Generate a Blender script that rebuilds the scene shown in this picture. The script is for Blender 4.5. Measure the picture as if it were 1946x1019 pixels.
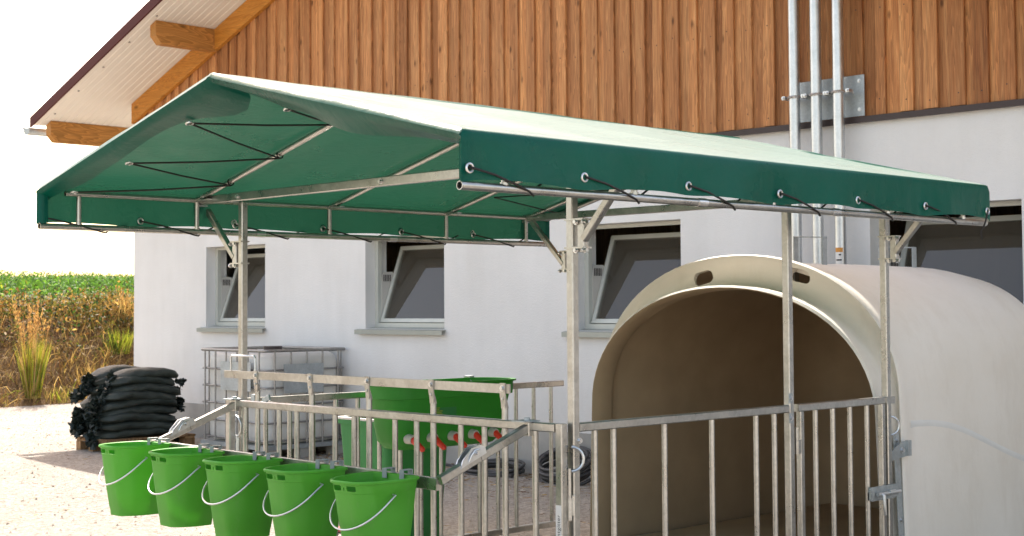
import bpy, bmesh, math, random
import numpy as np
from mathutils import Vector, Matrix, Euler

R = math.radians
random.seed(7); rng = np.random.default_rng(7)
for o in list(bpy.data.objects): bpy.data.objects.remove(o, do_unlink=True)
scn = bpy.context.scene
col = scn.collection

# ------------------------------------------------------------------ camera
CAM = Vector((-4.522, -4.357, 1.55)); PITCH, ROLL, YAW = 0.0387, -0.0058, 0.8066
fw = Vector((math.cos(YAW)*math.cos(PITCH), math.sin(YAW)*math.cos(PITCH), math.sin(PITCH)))
rt = Vector((math.sin(YAW), -math.cos(YAW), 0)); up = rt.cross(fw)
c_, s_ = math.cos(ROLL), math.sin(ROLL)
rt, up = rt*c_+up*s_, up*c_-rt*s_
cd = bpy.data.cameras.new('camera'); cam = bpy.data.objects.new('camera', cd); col.objects.link(cam)
m3 = Matrix((rt, up, -fw)).transposed()
cam.matrix_world = Matrix.Translation(CAM) @ m3.to_4x4()
cd.sensor_width = 36; cd.lens = 36*2764.46/1946; cd.shift_y = -(509.5-477.14)/1946
cd.clip_end = 2000; cd.clip_start = .05
cd.dof.use_dof = True; cd.dof.focus_distance = 6.6; cd.dof.aperture_fstop = 9
scn.camera = cam

# ------------------------------------------------------------------ light
SUN = Vector((.365, .74, 1)).normalized()
EL = math.asin(SUN.z); AZ = math.atan2(SUN.y, SUN.x)
w = bpy.data.worlds.new('World'); scn.world = w; w.use_nodes = True
nt = w.node_tree; nt.nodes.clear()
sky = nt.nodes.new('ShaderNodeTexSky'); sky.sky_type = 'NISHITA'; sky.sun_disc = False
sky.sun_elevation = EL; sky.sun_rotation = math.pi/2-AZ
sky.dust_density = 2.5; sky.air_density = 1.0; sky.ozone_density = 1.0
bg = nt.nodes.new('ShaderNodeBackground'); bg.inputs[1].default_value = .15
wo = nt.nodes.new('ShaderNodeOutputWorld')
tn = nt.nodes.new('ShaderNodeMixRGB'); tn.blend_type = 'MULTIPLY'; tn.inputs[0].default_value = 1; tn.inputs[2].default_value = (1.22, 1.0, .80, 1)   # hazy, warm white balance
nt.links.new(sky.outputs[0], tn.inputs[1]); nt.links.new(tn.outputs[0], bg.inputs[0]); nt.links.new(bg.outputs[0], wo.inputs[0])
sd = bpy.data.lights.new('sun', 'SUN'); sd.energy = 3.3; sd.angle = R(.55); sd.color = (1, .95, .87)
so = bpy.data.objects.new('sun', sd); col.objects.link(so)
so.rotation_euler = SUN.to_track_quat('Z', 'Y').to_euler(); so.location = SUN*50
scn.view_settings.view_transform = 'Standard'; scn.view_settings.look = 'None'
scn.view_settings.gamma = 1; scn.view_settings.use_curve_mapping = False
scn.view_settings.exposure = 1.66

# ------------------------------------------------------------------ materials
class NT:
    def __init__(s, name):
        s.m = bpy.data.materials.new(name); s.m.use_nodes = True
        s.t = s.m.node_tree; s.t.nodes.clear()
        s.out = s.n('OutputMaterial')
    def n(s, typ, **kw):
        nd = s.t.nodes.new('ShaderNode'+typ)
        for k, v in kw.items(): setattr(nd, k, v)
        return nd
    def l(s, a, b): s.t.links.new(a, b)
    def coord(s, kind='Object', scale=(1, 1, 1), rand=False):
        tc = s.n('TexCoord'); mp = s.n('Mapping'); mp.inputs['Scale'].default_value = scale
        s.l(tc.outputs[kind], mp.inputs[0])
        if rand:
            oi = s.n('ObjectInfo'); ml = s.n('Math', operation='MULTIPLY'); ml.inputs[1].default_value = 91.7
            s.l(oi.outputs['Random'], ml.inputs[0])
            cb = s.n('CombineXYZ')
            for i in range(3): s.l(ml.outputs[0], cb.inputs[i])
            s.l(cb.outputs[0], mp.inputs[1])
        return mp.outputs[0]
    def noise(s, vec, scale, detail=4, rough=.55, dist=0):
        nd = s.n('TexNoise'); nd.inputs['Scale'].default_value = scale; nd.inputs['Detail'].default_value = detail
        nd.inputs['Roughness'].default_value = rough; nd.inputs['Distortion'].default_value = dist
        s.l(vec, nd.inputs['Vector']); return nd.outputs[0]
    def ramp(s, fac, stops):
        nd = s.n('ValToRGB'); cr = nd.color_ramp
        while len(cr.elements) < len(stops): cr.elements.new(.5)
        for e, (p, c) in zip(cr.elements, stops):
            e.position = p; e.color = (*c, 1) if len(c) == 3 else c
        s.l(fac, nd.inputs[0]); return nd.outputs[0]
    def mix(s, fac, a, b, mode='MIX'):
        nd = s.n('MixRGB', blend_type=mode)
        for v, i in ((fac, 0), (a, 1), (b, 2)):
            if isinstance(v, (int, float)): nd.inputs[i].default_value = v
            elif isinstance(v, tuple): nd.inputs[i].default_value = (*v, 1)
            else: s.l(v, nd.inputs[i])
        return nd.outputs[0]
    def bump(s, h, strength=.3, dist=.01):
        nd = s.n('Bump'); nd.inputs['Strength'].default_value = strength; nd.inputs['Distance'].default_value = dist
        s.l(h, nd.inputs['Height']); return nd.outputs[0]
    def pbr(s, color, rough=.6, metal=0, nrm=None, spec=.5, **kw):
        b = s.n('BsdfPrincipled')
        for v, k in ((color, 'Base Color'), (rough, 'Roughness'), (metal, 'Metallic'), (spec, 'Specular IOR Level')):
            if isinstance(v, (int, float)): b.inputs[k].default_value = v
            elif isinstance(v, tuple): b.inputs[k].default_value = (*v, 1)
            else: s.l(v, b.inputs[k])
        for k, v in kw.items(): b.inputs[k].default_value = v
        if nrm is not None: s.l(nrm, b.inputs['Normal'])
        return b.outputs[0]
    def translucent(s, shader, color, fac, nrm=None):
        t = s.n('BsdfTranslucent')
        if isinstance(color, tuple): t.inputs[0].default_value = (*color, 1)
        else: s.l(color, t.inputs[0])
        if nrm is not None: s.l(nrm, t.inputs['Normal'])
        mx = s.n('MixShader'); mx.inputs[0].default_value = fac
        s.l(shader, mx.inputs[1]); s.l(t.outputs[0], mx.inputs[2]); return mx.outputs[0]
    def done(s, sh): s.l(sh, s.out.inputs[0]); return s.m

def galv(name, base=.58, tint=(1, .985, .955), rough=.36):
    k = NT(name); v = k.coord('Object', rand=True)
    vo = k.n('TexVoronoi'); vo.inputs['Scale'].default_value = 70; k.l(v, vo.inputs['Vector'])
    f1 = k.noise(v, 9, 5); f2 = k.noise(v, 160, 2)
    lo = tuple(base*.82*t for t in tint); hi = tuple(base*1.08*t for t in tint)
    c = k.ramp(f1, [(.3, lo), (.7, hi)])
    sp = k.n('RGBToBW'); k.l(vo.outputs['Color'], sp.inputs[0])
    c = k.mix(.10, c, sp.outputs[0], 'OVERLAY')
    r = k.n('MapRange'); r.inputs[3].default_value = rough-.08; r.inputs[4].default_value = rough+.2
    k.l(f1, r.inputs[0])
    return k.done(k.pbr(c, r.outputs[0], .94, k.bump(f2, .08, .002)))
GALV = galv('galvanised_steel', .50, (1, .985, .94), .25)
GALV2 = galv('bright_zinc', .66, (.97, 1, 1.02), .3)
GALVP = galv('galvanised_sheet', .5, (.93, 1, 1.03), .5)
BOLT = galv('zinc_bolt', .7, (1, 1, 1), .25)

def simple(name, c, rough=.6, metal=0, var=.12, scale=8, bump=0, bscale=60, spec=.5):
    k = NT(name); v = k.coord('Object', rand=True); f = k.noise(v, scale, 5)
    cc = k.ramp(f, [(.25, tuple(x*(1-var) for x in c)), (.75, tuple(min(1, x*(1+var)) for x in c))])
    nrm = k.bump(k.noise(v, bscale, 3), bump, .004) if bump else None
    return k.done(k.pbr(cc, rough, metal, nrm, spec))

def plaster():
    k = NT('white_render'); v = k.coord('Object')
    f = k.noise(v, 1.1, 6, .6); g = k.noise(v, 95, 4, .7); st = k.noise(k.coord('Object', (1, 1.4, .22)), 1.6, 5, .6)
    c = k.ramp(f, [(.3, (.74, .735, .725)), (.7, (.82, .815, .805))])
    c = k.mix(.25, c, k.ramp(st, [(.35, (.62, .6, .57)), (.62, (.82, .815, .81))]), 'MULTIPLY')
    sx = k.n('SeparateXYZ'); k.l(v, sx.inputs[0])
    sp = k.n('MapRange'); sp.inputs[1].default_value = .35; sp.inputs[2].default_value = 1.15; sp.inputs[3].default_value = .75; sp.inputs[4].default_value = 0; k.l(sx.outputs[2], sp.inputs[0])
    ms = k.n('Math', operation='MULTIPLY'); k.l(sp.outputs[0], ms.inputs[0]); k.l(k.noise(v, 5, 6, .7), ms.inputs[1])
    c = k.mix(ms.outputs[0], c, (.56, .51, .45))
    g2 = k.noise(v, 38, 5, .7)
    return k.done(k.pbr(c, .92, 0, k.bump(k.mix(.5, g, g2), .75, .010), .2))
PLASTER = plaster()
PLINTH = simple('grey_plinth', (.36, .34, .31), .9, 0, .2, 3, .4, 80)
DARKMETAL = simple('dark_flashing', (.05, .035, .033), .45, .3, .1)
REDMETAL = simple('dark_red_sheet', (.085, .017, .015), .6, 0, .1, spec=.2)
SOFFIT = simple('cream_soffit', (.8, .76, .69), .6, 0, .04, 2)
def wood(name, dark, mid, light, knots=True, rough=.68, grain=1.0, ax=2):
    def P(a, b, c): return (a, b, c) if ax == 2 else ((c, b, a) if ax == 0 else (a, c, b))
    k = NT(name)
    v = k.coord('Object', P(1, 1, .055), rand=True)
    n1 = k.noise(v, 13*grain, 5, .6, 1.4)
    ring_v = k.coord('Object', P(1, 4.0, .16), rand=True)
    dn = k.noise(ring_v, 2.2, 4, .5, .3)
    ml = k.n('Math', operation='MULTIPLY'); ml.inputs[1].default_value = 25*grain; k.l(dn, ml.inputs[0])
    fr = k.n('Math', operation='FRACT'); k.l(ml.outputs[0], fr.inputs[0])
    g = k.ramp(fr.outputs[0], [(0, (.25,)*3), (.5, (.62,)*3), (.93, (1,)*3), (1, (.3,)*3)])
    c = k.ramp(n1, [(.28, dark), (.5, mid), (.74, light)])
    c = k.mix(.55, c, k.mix(1, c, g, 'MULTIPLY'))
    oi = k.n('ObjectInfo')
    tint = k.ramp(oi.outputs['Random'], [(0, (.66, .58, .52)), (.25, (.9, .85, .82)), (.55, (1, 1, 1)), (.8, (1.16, 1.13, 1.1)), (1, (1.3, 1.27, 1.2))])
    c = k.mix(1, c, tint, 'MULTIPLY')
    fine = k.noise(k.coord('Object', P(1, 1, .02), rand=True), 160, 3)
    if knots:
        vo = k.n('TexVoronoi'); vo.inputs['Scale'].default_value = 1; vo.inputs['Randomness'].default_value = 1
        k.l(k.coord('Object', {2: (0, 7.5, 3.1), 0: (2.2, 0, 5.5), 1: (0, 2.2, 5.5)}[ax], rand=True), vo.inputs['Vector'])
        kn = k.ramp(vo.outputs['Distance'], [(.05, (.9,)*3), (.15, (0, 0, 0))])
        bw = k.n('RGBToBW'); k.l(kn, bw.inputs[0])
        c = k.mix(bw.outputs[0], c, tuple(x*.28 for x in dark))
    nrm = k.bump(k.mix(.5, fine, n1), .25, .004)
    return k.done(k.pbr(c, rough, 0, nrm, .3))
LARCH = wood('larch_boards', (.38, .15, .055), (.54, .245, .096), (.67, .355, .155))
GLULAM = wood('glazed_pine_beam', (.62, .25, .04), (.70, .31, .055), (.76, .37, .075), True, .5, 1.7, 1)
GLULAMX = wood('glazed_pine_purlin', (.52, .235, .06), (.58, .27, .072), (.63, .31, .09), True, .5, 1.7, 0)
PALLETW = wood('pallet_wood', (.22, .13, .06), (.36, .22, .11), (.46, .31, .17), True, .85)
INNERW = wood('dark_inner_boards', (.16, .11, .07), (.24, .17, .11), (.32, .235, .155), False, .8)
ALU = simple('grey_window_frame', (.56, .57, .52), .45, .1, .05)
SILLM = simple('sill_sheet', (.34, .36, .335), .4, .35, .06)
CHEEK = simple('white_cheek', (.55, .53, .49), .5, 0, .05)
def glass():
    k = NT('window_glass')
    fz = k.n('Fresnel'); fz.inputs['IOR'].default_value = 1.55
    tr = k.n('BsdfTransparent'); tr.inputs[0].default_value = (.6, .57, .53, 1)
    gl = k.n('BsdfGlossy'); gl.inputs['Roughness'].default_value = .02; gl.inputs['Color'].default_value = (.9, .93, .95, 1)
    df = k.n('BsdfDiffuse'); df.inputs[0].default_value = (.25, .215, .165, 1)   # dusty film, brown reflections of wood and canopy painted in
    m0 = k.n('MixShader'); m0.inputs[0].default_value = .24; k.l(tr.outputs[0], m0.inputs[1]); k.l(df.outputs[0], m0.inputs[2])
    mx = k.n('MixShader'); k.l(fz.outputs[0], mx.inputs[0]); k.l(m0.outputs[0], mx.inputs[1]); k.l(gl.outputs[0], mx.inputs[2])
    return k.done(mx.outputs[0])
GLASS = glass()
def tarp():
    k = NT('green_tarpaulin'); v = k.coord('Object')
    f = k.noise(v, 2.3, 5, .6); fine = k.noise(v, 420, 2, .6); cr = k.noise(k.coord('Object', (1, 1.6, 1)), 5, 4, .6, 2)
    c = k.ramp(f, [(.3, (.0008, .072, .050)), (.7, (.001, .090, .063))])
    du = k.noise(v, 7, 6, .7)
    c = k.mix(k.ramp(du, [(.52, (0, 0, 0)), (.85, (.07, .07, .07))]), c, (.16, .23, .19))
    nrm = k.bump(k.mix(.12, cr, fine), .22, .02)
    ro = k.ramp(f, [(.3, (.24,)*3), (.7, (.36,)*3)])
    g = k.n('NewGeometry'); sp = k.n('SeparateXYZ'); k.l(g.outputs['True Normal'], sp.inputs[0])
    top_glare = k.ramp(sp.outputs[2], [(.925, (0, 0, 0)), (.955, (1, 1, 1))])     # sun glare painted as a pale film on the upper side of the slopes
    fr = k.n('Math', operation='SUBTRACT'); fr.inputs[0].default_value = 1; k.l(g.outputs['Backfacing'], fr.inputs[1])
    db = k.n('RGBToBW'); k.l(top_glare, db.inputs[0])
    dm = k.n('Math', operation='MULTIPLY'); sx = k.n('SeparateXYZ'); k.l(v, sx.inputs[0]); hm = k.n('MapRange'); hm.inputs[1].default_value = -1.89; hm.inputs[2].default_value = -1.855; k.l(sx.outputs[0], hm.inputs[0])   # painted glare kept off the rolled hem, which is too steep
    dh = k.n('Math', operation='MULTIPLY'); k.l(db.outputs[0], dh.inputs[0]); k.l(hm.outputs[0], dh.inputs[1])
    k.l(dh.outputs[0], dm.inputs[0]); k.l(fr.outputs[0], dm.inputs[1])
    d2 = k.n('Math', operation='MULTIPLY'); k.l(dm.outputs[0], d2.inputs[0]); d2.inputs[1].default_value = .24
    c = k.mix(d2.outputs[0], c, (.44, .55, .49))
    sw = k.n('Math', operation='MULTIPLY'); k.l(dm.outputs[0], sw.inputs[0]); sw.inputs[1].default_value = .6
    p = k.pbr(c, ro, 0, nrm, .14, **{'Sheen Roughness': .35, 'Sheen Tint': (.95, 1, .96, 1)})
    k.l(sw.outputs[0], p.node.inputs['Sheen Weight'])
    return k.done(k.translucent(p, (.06, .25, .14), .07, nrm))
TARP = tarp()
RUBBER = simple('black_bungee', (.012, .009, .008), .6, 0, .2, 30)
def plastic(name, c, tc, fac=.15, rough=.38, scuff=.18):
    k = NT(name); v = k.coord('Object', rand=True); f = k.noise(v, 4, 5); s2 = k.noise(k.coord('Object', (1, 1, .35), rand=True), 24, 6, .75)
    cc = k.ramp(f, [(.3, tuple(x*.92 for x in c)), (.7, tuple(x*1.08 for x in c))])
    cc = k.mix(k.ramp(s2, [(.56, (0, 0, 0)), (.8, (scuff,)*3)]), cc, (.25, .33, .17))
    r = k.ramp(s2, [(.3, (rough,)*3), (.75, (rough+.2,)*3)])
    return k.done(k.translucent(k.pbr(cc, r, 0, k.bump(k.noise(v, 90, 2), .05, .003), .5), tc, fac))
GREENP = plastic('green_plastic', (.085, .38, .03), (.22, .60, .05), .24, .38, .3)
GREEND = plastic('green_feeder_plastic', (.026, .235, .018), (.07, .4, .03), .14, .42)
GREENT = plastic('mid_green_plastic', (.02, .18, .04), (.04, .3, .06), .08, .5)
REDR = simple('red_rubber', (.62, .035, .012), .45, 0, .1)
TEATC = simple('grey_collar', (.45, .43, .38), .6, 0, .1)
def gel():
    k = NT('cream_gelcoat'); v = k.coord('Object'); f = k.noise(v, 1.7, 6, .6); g = k.noise(v, 34, 4, .6); d = k.noise(k.coord('Object', (1, 1, .3)), 5, 6, .7)
    c = k.ramp(f, [(.3, (.73, .68, .60)), (.7, (.80, .755, .685))])
    c = k.mix(k.ramp(d, [(.5, (0, 0, 0)), (.8, (.28, .28, .28))]), c, (.52, .44, .34))
    return k.done(k.pbr(c, .5, 0, k.bump(g, .22, .006), .4))
GEL = gel()
GELSEAM = simple('grey_scuff', (.70, .69, .66), .5, 0, .05)
GELIN = simple('shaded_gelcoat', (.44, .325, .21), .7, 0, .12, 3, .2, 40)  # cream gelcoat darkened to tan; the shade inside the hutch is painted
def ibcp():
    k = NT('ibc_plastic'); v = k.coord('Object'); f = k.noise(v, 3, 5)
    c = k.ramp(f, [(.3, (.74, .72, .67)), (.7, (.82, .81, .79))])
    sp = k.noise(k.coord('Object', (1, 1, .25)), 4.5, 5, .65)
    c = k.mix(k.ramp(sp, [(.6, (0, 0, 0)), (.8, (.45, .45, .45))]), c, (.48, .36, .25))
    return k.done(k.translucent(k.pbr(c, .45, 0, None, .4), (.7, .68, .6), .25))
IBCP = ibcp()
CAGE = galv('cage_tube', .36, (1, .97, .93), .45)
def bagm():
    k = NT('dark_mesh_bag'); v = k.coord('Object', rand=True)
    f = k.noise(v, 6, 6, .65); g = k.noise(v, 230, 2); t = k.noise(v, 2.5, 3)
    c = k.ramp(f, [(.3, (.020, .027, .023)), (.6, (.036, .045, .038)), (.85, (.066, .078, .064))])
    c = k.mix(k.ramp(t, [(.55, (0, 0, 0)), (.75, (.35, .35, .35))]), c, (.02, .045, .047))
    return k.done(k.pbr(c, .6, 0, k.bump(k.mix(.3, f, g), .6, .01), .4))
BAG = bagm()
BAGT = plastic('bag_tuft_film', (.016, .027, .024), (.04, .05, .03), .12, .4, .3)
HOSE = simple('grey_black_hose', (.045, .044, .045), .5, 0, .3, 20)
STICK = simple('white_sticker', (.72, .70, .67), .5, 0, .03)
INK = simple('black_ink', (.03, .028, .03), .6, 0, .05)
ORANGE = simple('orange_print', (.62, .27, .05), .6, 0, .05)
YELLOWP = simple('yellow_print', (.35, .38, .03), .6, 0, .05)
REDPAINT = simple('red_paint', (.5, .025, .03), .5, 0, .12)
WHITEPAINT = simple('white_paint', (.75, .73, .7), .5, 0, .06)
BLUECLIP = simple('grey_hook', (.27, .31, .32), .5, .3, .1)
def gravel():
    k = NT('gravel_ground'); v = k.coord('Object')
    a = k.noise(v, 48, 6, .7); b = k.noise(v, 1.3, 6, .6); vo = k.n('TexVoronoi'); vo.inputs['Scale'].default_value = 34; k.l(v, vo.inputs['Vector'])
    vs = k.n('TexVoronoi'); vs.inputs['Scale'].default_value = 95; k.l(v, vs.inputs['Vector'])
    c = k.ramp(a, [(.3, (.29, .255, .215)), (.5, (.42, .38, .33)), (.72, (.54, .50, .445))])
    bw = k.n('RGBToBW'); k.l(vo.outputs['Color'], bw.inputs[0])
    c = k.mix(.35, c, bw.outputs[0], 'OVERLAY')
    c = k.mix(k.ramp(b, [(.4, (0, 0, 0)), (.72, (.5, .5, .5))]), c, (.35, .30, .25))
    h = k.mix(.5, k.mix(.5, a, vo.outputs['Distance']), vs.outputs['Distance'])
    return k.done(k.pbr(c, .95, 0, k.bump(h, 1.0, .03), .2))
GRAVEL = gravel()
def stone():
    k = NT('loose_stone'); oi = k.n('NewGeometry')
    c = k.ramp(oi.outputs['Random Per Island'], [(0, (.24, .19, .14)), (.5, (.42, .36, .29)), (1, (.6, .54, .46))])
    return k.done(k.pbr(c, .95, 0, None, .2))
STONE = stone()
def soil():
    k = NT('bank_soil'); v = k.coord('Object'); f = k.noise(v, 1.4, 7, .65); g = k.noise(v, 24, 5, .7)
    c = k.ramp(f, [(.3, (.085, .05, .024)), (.55, (.15, .09, .042)), (.75, (.23, .15, .07))])
    return k.done(k.pbr(c, .95, 0, k.bump(g, .9, .05), .1))
SOIL = soil()
FIELD = simple('field_soil', (.07, .09, .03), .95, 0, .3, 3, .5, 30)
def foliage(name, tr=.45):
    k = NT(name); at = k.n('Attribute', attribute_name='leaf_tint')
    p = k.pbr(at.outputs['Color'], .6, 0, None, .25)
    mm = k.mix(1, at.outputs['Color'], (1.5, 1.4, .8), 'MULTIPLY')
    return k.done(k.translucent(p, mm, tr))
LEAF = foliage('leaf_tissue', .34)

# ------------------------------------------------------------------ mesh helpers
WM = {}                                    # world matrix of every empty
def put(o, parent=None):
    col.objects.link(o)
    if parent is not None: o.parent = parent
    return o
def thing(name, label, cat, loc=(0, 0, 0), rz=0, group=None):
    o = bpy.data.objects.new(name, None); o.empty_display_size = .2
    o.location = loc; o.rotation_euler = (0, 0, rz); col.objects.link(o)
    WM[o] = Matrix.Translation(Vector(loc)) @ Matrix.Rotation(rz, 4, 'Z')
    return tag(o, label, cat, group)
def tag(o, label, cat, group=None):
    o['label'] = label; o['category'] = cat
    if group: o['group'] = group
    return o
class MB:
    def __init__(s): s.v = []; s.f = []; s.mi = []; s.cur = 0
    def add(s, vs, fs):
        b = len(s.v); s.v += [tuple(x) for x in vs]
        s.f += [tuple(b+i for i in f) for f in fs]; s.mi += [s.cur]*len(fs); return s
    def box(s, x0, x1, y0, y1, z0, z1):
        v = [(x, y, z) for x in (x0, x1) for y in (y0, y1) for z in (z0, z1)]
        return s.add(v, [(0, 1, 3, 2), (4, 6, 7, 5), (0, 4, 5, 1), (2, 3, 7, 6), (0, 2, 6, 4), (1, 5, 7, 3)])
    def frame(s, p, q, upv=(0, 0, 1)):
        p, q = Vector(p), Vector(q); d = (q-p).normalized(); u = Vector(upv)
        if abs(d.dot(u)) > .98: u = Vector((1, 0, 0))
        a = d.cross(u).normalized(); return p, q, a, a.cross(d)
    def beam(s, p, q, w, h, upv=(0, 0, 1), ch=.12):
        p, q, a, b = s.frame(p, q, upv); c = min(w, h)*ch
        pr = [(-w/2, -h/2+c), (-w/2, h/2-c), (-w/2+c, h/2), (w/2-c, h/2), (w/2, h/2-c), (w/2, -h/2+c), (w/2-c, -h/2), (-w/2+c, -h/2)]
        vs = [e+a*x+b*y for e in (p, q) for x, y in pr]
        return s.add(vs, [tuple(range(7, -1, -1)), tuple(range(8, 16))]+[(i, (i+1) % 8, 8+(i+1) % 8, 8+i) for i in range(8)])
    def tube(s, p, q, r, n=12, r2=None, hollow=0):
        p, q, a, b = s.frame(p, q); r2 = r if r2 is None else r2
        vs = [e+(a*math.cos(2*math.pi*i/n)+b*math.sin(2*math.pi*i/n))*rr for e, rr in ((p, r), (q, r2)) for i in range(n)]
        fs = [(i, i+n, (i+1) % n+n, (i+1) % n) for i in range(n)]
        if not hollow: fs += [tuple(range(n)), tuple(range(2*n-1, n-1, -1))]
        else:
            d = (q-p).normalized()
            k = len(vs); vs += [e+(a*math.cos(2*math.pi*i/n)+b*math.sin(2*math.pi*i/n))*(r-hollow) for e in (p, p+d*.12, q-d*.12, q) for i in range(n)]
            for i in range(n):
                j = (i+1) % n
                fs += [(i, j, k+j, k+i), (k+i, k+j, k+n+j, k+n+i), (n+j, n+i, k+3*n+i, k+3*n+j), (k+2*n+i, k+2*n+j, k+3*n+j, k+3*n+i)]
            fs += [tuple(k+n+i for i in range(n)), tuple(k+2*n+i for i in range(n-1, -1, -1))]
        return s.add(vs, fs)
    def path(s, pts, r, n=8, closed=False):
        P = [Vector(p) for p in pts]; N = len(P); vs = []; prev = None
        for i, p in enumerate(P):
            if closed: d = P[(i+1) % N]-P[i-1]
            else: d = P[min(i+1, N-1)]-P[max(i-1, 0)]
            d.normalize()
            if prev is None:
                u = Vector((0, 0, 1)) if abs(d.z) < .9 else Vector((1, 0, 0)); a = d.cross(u).normalized()
            else: a = (prev-d*prev.dot(d)).normalized()
            prev = a; b = d.cross(a); rr = r[i] if isinstance(r, (list, tuple)) else r
            vs += [p+(a*math.cos(2*math.pi*k/n)+b*math.sin(2*math.pi*k/n))*rr for k in range(n)]
        fs = []
        for i in range(N if closed else N-1):
            j = (i+1) % N
            fs += [(i*n+k, i*n+(k+1) % n, j*n+(k+1) % n, j*n+k) for k in range(n)]
        if not closed: fs += [tuple(range(n-1, -1, -1)), tuple((N-1)*n+k for k in range(n))]
        return s.add(vs, fs)
    def ring(s, c, nrm, Rr, r, n=16, m=8):
        nrm = Vector(nrm).normalized(); u = Vector((0, 0, 1)) if abs(nrm.z) < .9 else Vector((1, 0, 0))
        a = nrm.cross(u).normalized(); b = nrm.cross(a); c = Vector(c)
        return s.path([c+(a*math.cos(2*math.pi*i/n)+b*math.sin(2*math.pi*i/n))*Rr for i in range(n)], r, m, True)
    def prism(s, poly, o, ax, ay, az, d):
        o, ax, ay, az = Vector(o), Vector(ax), Vector(ay), Vector(az); n = len(poly)
        vs = [o+ax*x+ay*y+az*t for t in (0, d) for x, y in poly]
        return s.add(vs, [tuple(range(n-1, -1, -1)), tuple(range(n, 2*n))]+[(i, (i+1) % n, n+(i+1) % n, n+i) for i in range(n)])
    def bolt(s, c, d, r=.009, h=.008):
        c = Vector(c); d = Vector(d).normalized()
        s.tube(c-d*.002, c+d*.002, r*1.5, 12); s.tube(c+d*.002, c+d*h, r, 6); return s
    def grid(s, rows, closed_u=False, closed_v=False):
        nu, nv = len(rows), len(rows[0]); vs = [p for r_ in rows for p in r_]; fs = []
        for i in range(nu if closed_u else nu-1):
            for j in range(nv if closed_v else nv-1):
                i2, j2 = (i+1) % nu, (j+1) % nv
                fs.append((i*nv+j, i*nv+j2, i2*nv+j2, i2*nv+j))
        return s.add(vs, fs)
    def mesh(s, name, mats, ang=35, fix=True):
        me = bpy.data.meshes.new(name); me.from_pydata(s.v, [], s.f)
        for m in (mats if isinstance(mats, (list, tuple)) else [mats]): me.materials.append(m)
        if max(s.mi, default=0) > 0: me.polygons.foreach_set('material_index', s.mi)
        if fix:
            bm = bmesh.new(); bm.from_mesh(me); bmesh.ops.recalc_face_normals(bm, faces=bm.faces); bm.to_mesh(me); bm.free()
        if ang:
            me.polygons.foreach_set('use_smooth', [True]*len(me.polygons)); me.set_sharp_from_angle(angle=R(ang))
        me.update(); return me
    def build(s, name, mats, parent=None, ang=35, local=False, kind=None, root=None, fix=True):
        if parent is not None and not local:
            mw = WM.get(parent)
            if mw is None:
                q = parent
                while q not in WM: q = q.parent
                mw = WM[q]
            inv = mw.inverted(); s.v = [tuple(inv @ Vector(x)) for x in s.v]
        o = bpy.data.objects.new(name, s.mesh(name, mats, ang, fix)); put(o, parent)
        if kind: o['kind'] = kind
        return o
def bolts(name, parent, specs):
    for c, d, r, h in specs: MB().bolt(c, d, r, h).build(name, BOLT, parent)
def inst(name, me, parent, loc=(0, 0, 0), rot=None):
    o = bpy.data.objects.new(name, me); o.location = loc
    if rot: o.rotation_euler = rot
    return put(o, parent)
def copy_tree(o, parent=None):
    c = o.copy(); col.objects.link(c)
    if parent is not None: c.parent = parent
    for ch in list(o.children): copy_tree(ch, c)
    return c
def meshobj(name, verts, faces, mat, parent=None, kind=None, ang=0):
    me = bpy.data.meshes.new(name); me.from_pydata(verts, [], faces); me.materials.append(mat)
    if ang: me.polygons.foreach_set('use_smooth', [True]*len(me.polygons)); me.set_sharp_from_angle(angle=R(ang))
    o = bpy.data.objects.new(name, me); put(o, parent)
    if kind: o['kind'] = kind
    return o
def smoothstep(a, b, x):
    t = np.clip((np.asarray(x, float)-a)/(b-a), 0, 1); return t*t*(3-2*t)

# ================================================================== SETTING: ground, bank, field
def vnoise(x, y, seed=0):
    x = np.asarray(x, float); y = np.asarray(y, float); r_ = np.random.default_rng(seed)
    out = np.zeros(np.broadcast(x, y).shape)
    for k in range(9):
        a = r_.uniform(0, 6.28); f = r_.uniform(.5, 3.2); p = r_.uniform(0, 6.28)
        out = out+np.sin((x*math.cos(a)+y*math.sin(a))*f+p)/ (1+f)
    return out/2.2
def ground_z(x, y): return .012*vnoise(np.asarray(x)*1.2, np.asarray(y)*1.2, 3)
xs = np.concatenate([[-600, -150, -40], np.linspace(-14, 9, 90), [20, 40, 150, 600]])
ys = np.concatenate([[-600, -150, -40], np.linspace(-8, 20, 110), [40, 150, 600]])
GX, GY = np.meshgrid(xs, ys, indexing='ij'); GZ = np.where((GX > -20) & (GX < 20) & (GY > -20) & (GY < 30), ground_z(GX, GY), 0)
GZ = np.where(GY > 19.5, -.3, GZ)
m = MB(); m.grid([[(GX[i, j], GY[i, j], GZ[i, j]) for j in range(len(ys))] for i in range(len(xs))])
m.build('ground', GRAVEL, kind='structure', ang=60)

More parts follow.
